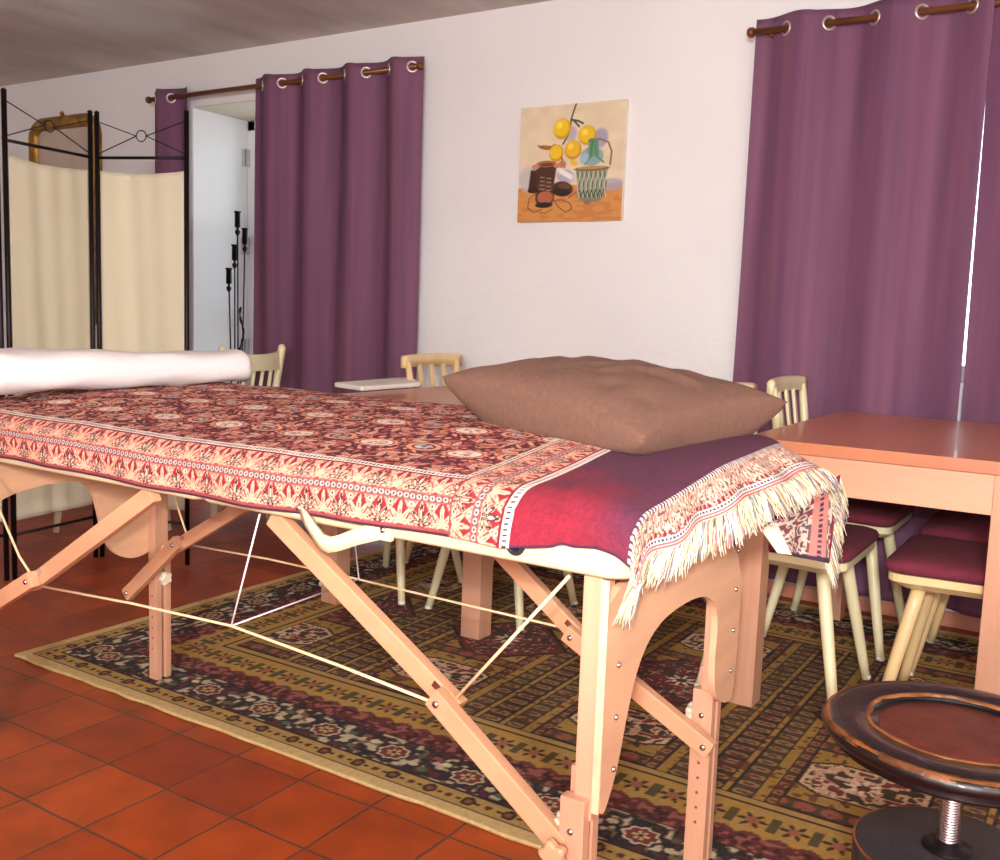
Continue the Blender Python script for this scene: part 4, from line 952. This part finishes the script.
# curtains and rods
YR = 3.712
def curtain(x0, x1, ztop, zbot, period, phase, amp, label, n_ring, rod_z, seed=0, lean=0.0, group=None, amp_bot=.6):
    c = thing('curtain', label, 'curtain', ((x0+x1)/2, YR, zbot), group=group)
    n, m = 360, 70
    U, V = np.meshgrid(np.linspace(0, 1, n), np.linspace(0, 1, m), indexing='ij')
    xs = x0+(x1-x0)*U; ph = 2*PI*(xs-x0)/period+phase
    k = 1-(1-amp_bot)*(1-V)
    w = np.sin(ph+.5*np.sin(ph*.37+seed)*(1-V)) 
    y = YR+amp*k*w + .010*(vnoise(U*14+seed, V*2, 3+seed)-.5)*(1-V)*2
    x = xs+lean*(1-V)+.010*(vnoise(U*9, V*3+seed, seed)-.5)*(1-V)
    zt = ztop(xs) if callable(ztop) else ztop
    z = zbot+(zt-zbot)*V + .010*np.abs(np.sin(ph/2+.4))*sst(.96, 1, V) - .018*np.sin(ph*.5+seed)**2*(1-sst(0, .05, V))*.6
    grid_obj('cloth', np.stack([x, y, z], -1), m_curt, c, thick=.002)
    hem = np.stack([x, y-.0035, z], -1)[:, [-9, -8], :]
    # rings sit where the cloth crosses the rod
    rz = rod_z
    j0 = math.ceil(phase/PI)
    for j in range(j0, j0+60):
        xx = x0+(j*PI-phase)/(2*PI)*period
        if xx < x0+.012: continue
        if xx > x1-.012: break
        z_ = rz(xx) if callable(rz) else rz
        slope = math.atan2(amp*2*PI/period*(1 if j % 2 == 0 else -1), 1)
        ax = Vector((-math.sin(slope), math.cos(slope), 0))
        mesh_obj('grommet', MB().ring((xx, YR, z_), .0225, .0048, ax, 24, 8, .9), m_nickel, c)
    return c
zl = lambda x: 2.162+0*x
curtain(-3.915, -2.835, 2.200, .08, .272, 1.2, .036, 'purple curtain hanging left of the painting, with ring eyelets on the brown rod', 8, 2.160, 3, .0)
curtain(-4.70, -4.40, 2.200, .08, .25, 1.9, .034, 'narrow purple curtain gathered behind the folding screen at the recess', 2, 2.155, 5)
curtain(-1.286, -.476, 2.172, .085, .310, .72, .036, 'wide purple curtain behind the right dining table, left one of its pair', 6, 2.128, 7, -.004, amp_bot=.45)
curtain(-.488, .42, 2.172, .085, .310, 2.0, .036, 'purple curtain at the right picture edge beyond the thin gap', 6, 2.128, 9, .022, amp_bot=.45)
def rod(x0, x1, z, label):
    r = thing('curtain_rod', label, 'curtain rod', ((x0+x1)/2, YR, z))
    mesh_obj('pole', MB().tube([(x0, YR, z), (x1, YR, z)], .0125, 14), m_rod, r)
    for x, s in ((x0, -1), (x1, 1)):
        mesh_obj('finial', MB().lathe([(.0125, 0), (.018, .003), (.019, .014), (.016, .022), (.010, .026), (0, .028)], (x, YR, z), 16, (s, 0, 0)), m_rod, r)
    for x in (x0+.06, x1-.06): mesh_obj('bracket', MB().tube([(x, YR+.010, z-.012), (x, YW-.002, z-.02)], .007, 8), m_rod, r)
rod(-4.70, -2.845, 2.160, 'brown curtain rod above the door recess at the left')
rod(-1.285, .46, 2.128, 'brown curtain rod above the window behind the right table')

# iron candelabrum standing in the recess
cb = thing('candelabrum', 'tall wrought iron candle stand with slender stems in the white recess', 'candelabrum', (-4.24, 3.93, 0))
mesh_obj('base', MB().lathe([(.0, .002), (.11, .002), (.112, .010), (.04, .020), (.015, .03), (0, .03)], (-4.24, 3.93, 0), 28), m_iron, cb)
for x, y, z in ((-4.30, 3.92, 1.205), (-4.265, 3.93, 1.335), (-4.232, 3.92, 1.515), (-4.195, 3.94, 1.425)):
    sx = -4.24+(x+4.24)*.55
    sm = mesh_obj('stem', MB().tube([(sx, 3.93, .02), (sx+(x-sx)*.5, 3.93, .6), (x, y, z-.02)], .0042, 8), m_iron, cb)
    mesh_obj('candle_cup', MB().lathe([(.003, -.035), (.012, -.022), (.015, -.010), (.006, .002), (.008, .012), (.016, .014), (.0155, .09), (.020, .094), (.020, .10), (.013, .10), (.013, .09), (0, .088)], (x, y, z-.05), 18), m_iron, sm)
tw = []
for k in range(60):
    t = k/59; tw.append((-4.19+.012*math.sin(t*11)+.02*t, 3.90+.012*math.cos(t*11), .62+.42*t))
mesh_obj('twisted_branch', MB().tube(tw, [.006+.002*math.sin(k*.8) for k in range(60)], 8), m_iron, cb)

# ================================================================== ROUND STOOL
SXc, SYc = -.170, 1.640
ps = thing('screw_stool', 'low round black stool with brown leather inset on a steel screw', 'stool', (SXc, SYc, 0))
ZS = .432
seat_p = [(0, ZS-.030), (.13, ZS-.030), (.165, ZS-.028), (.180, ZS-.024), (.188, ZS-.017), (.180, ZS-.012), (.186, ZS-.010), (.199, ZS-.004), (.203, ZS+.006), (.198, ZS+.014), (.190, ZS+.019), (.178, ZS+.020), (.136, ZS+.018), (.132, ZS+.016)]
mesh_obj('seat_rim', MB().lathe(seat_p+[(.130, ZS+.010), (.129, ZS+.009)], (SXc, SYc, 0), 72), m_laq, ps)
wr = MB()
for r0, r1, z0, z1 in ((.1905, .1995, ZS+.0180, ZS+.0115), (.130, .1365, ZS+.0180, ZS+.0180)):
    n = 120; vs = []
    for k in range(n):
        a = 2*PI*k/n; j = .0035*math.sin(a*7+1)+.002*math.sin(a*19)
        for rr, zz in ((r0-.001+j*.6, z0-.003), (r0+j*.6, z0+.0012), ((r0+r1)/2, (z0+z1)/2+.0022), (r1+j*.3, z1+.001), (r1+.001, z1-.003)): vs.append((SXc+rr*math.cos(a), SYc+rr*math.sin(a), zz))
    fs = [[k*5+i, ((k+1) % n)*5+i, ((k+1) % n)*5+i+1, k*5+i+1] for k in range(n) for i in range(4)]
    wr.add(vs, fs, True)
mesh_obj('worn_edge', wr, m_worn, ps)
mesh_obj('leather_inset', MB().lathe([(0, ZS+.012), (.06, ZS+.0115), (.11, ZS+.010), (.1300, ZS+.007), (.1300, ZS+.001), (0, ZS)], (SXc, SYc, 0), 64), m_leather, ps)
thr = []
zz = .262
pr = [(0, .25)]
while zz < ZS-.028: pr += [(.0125, zz), (.0155, zz+.0018), (.0125, zz+.0036)]; zz += .0045
pr += [(.0125, ZS-.028), (0, ZS-.028)]
mesh_obj('screw_spindle', MB().lathe(pr, (SXc, SYc, 0), 28), m_steel, ps)
mesh_obj('flange', MB().lathe([(0, .2505), (.038, .2505), (.038, .2535), (.020, .2545), (.020, .262), (0, .262)], (SXc, SYc, 0), 30), m_iron, ps)
dr = mesh_obj('drum', MB().lathe([(0, .10), (.05, .10), (.125, .12), (.138, .14), (.140, .17), (.140, .238), (.137, .246), (.130, .2505), (0, .2505)], (SXc, SYc, 0), 64), m_grey, ps)
mesh_obj('drum_piping', MB().ring((SXc, SYc, .245), .1385, .0022, (0, 0, 1), 64, 6), m_worn, dr)
for k in range(3):
    a = 2*PI*k/3+.5; d = Vector((math.cos(a), math.sin(a), 0)); c = Vector((SXc, SYc, 0))
    mesh_obj('foot', MB().tube([c+d*.04+Vector((0, 0, .12)), c+d*.10+Vector((0, 0, .085)), c+d*.14+Vector((0, 0, .045)), c+d*.19+Vector((0, 0, .024)), c+d*.205+Vector((0, 0, .024))], [.022, .02, .016, .013, .010], 12), m_laq, ps)
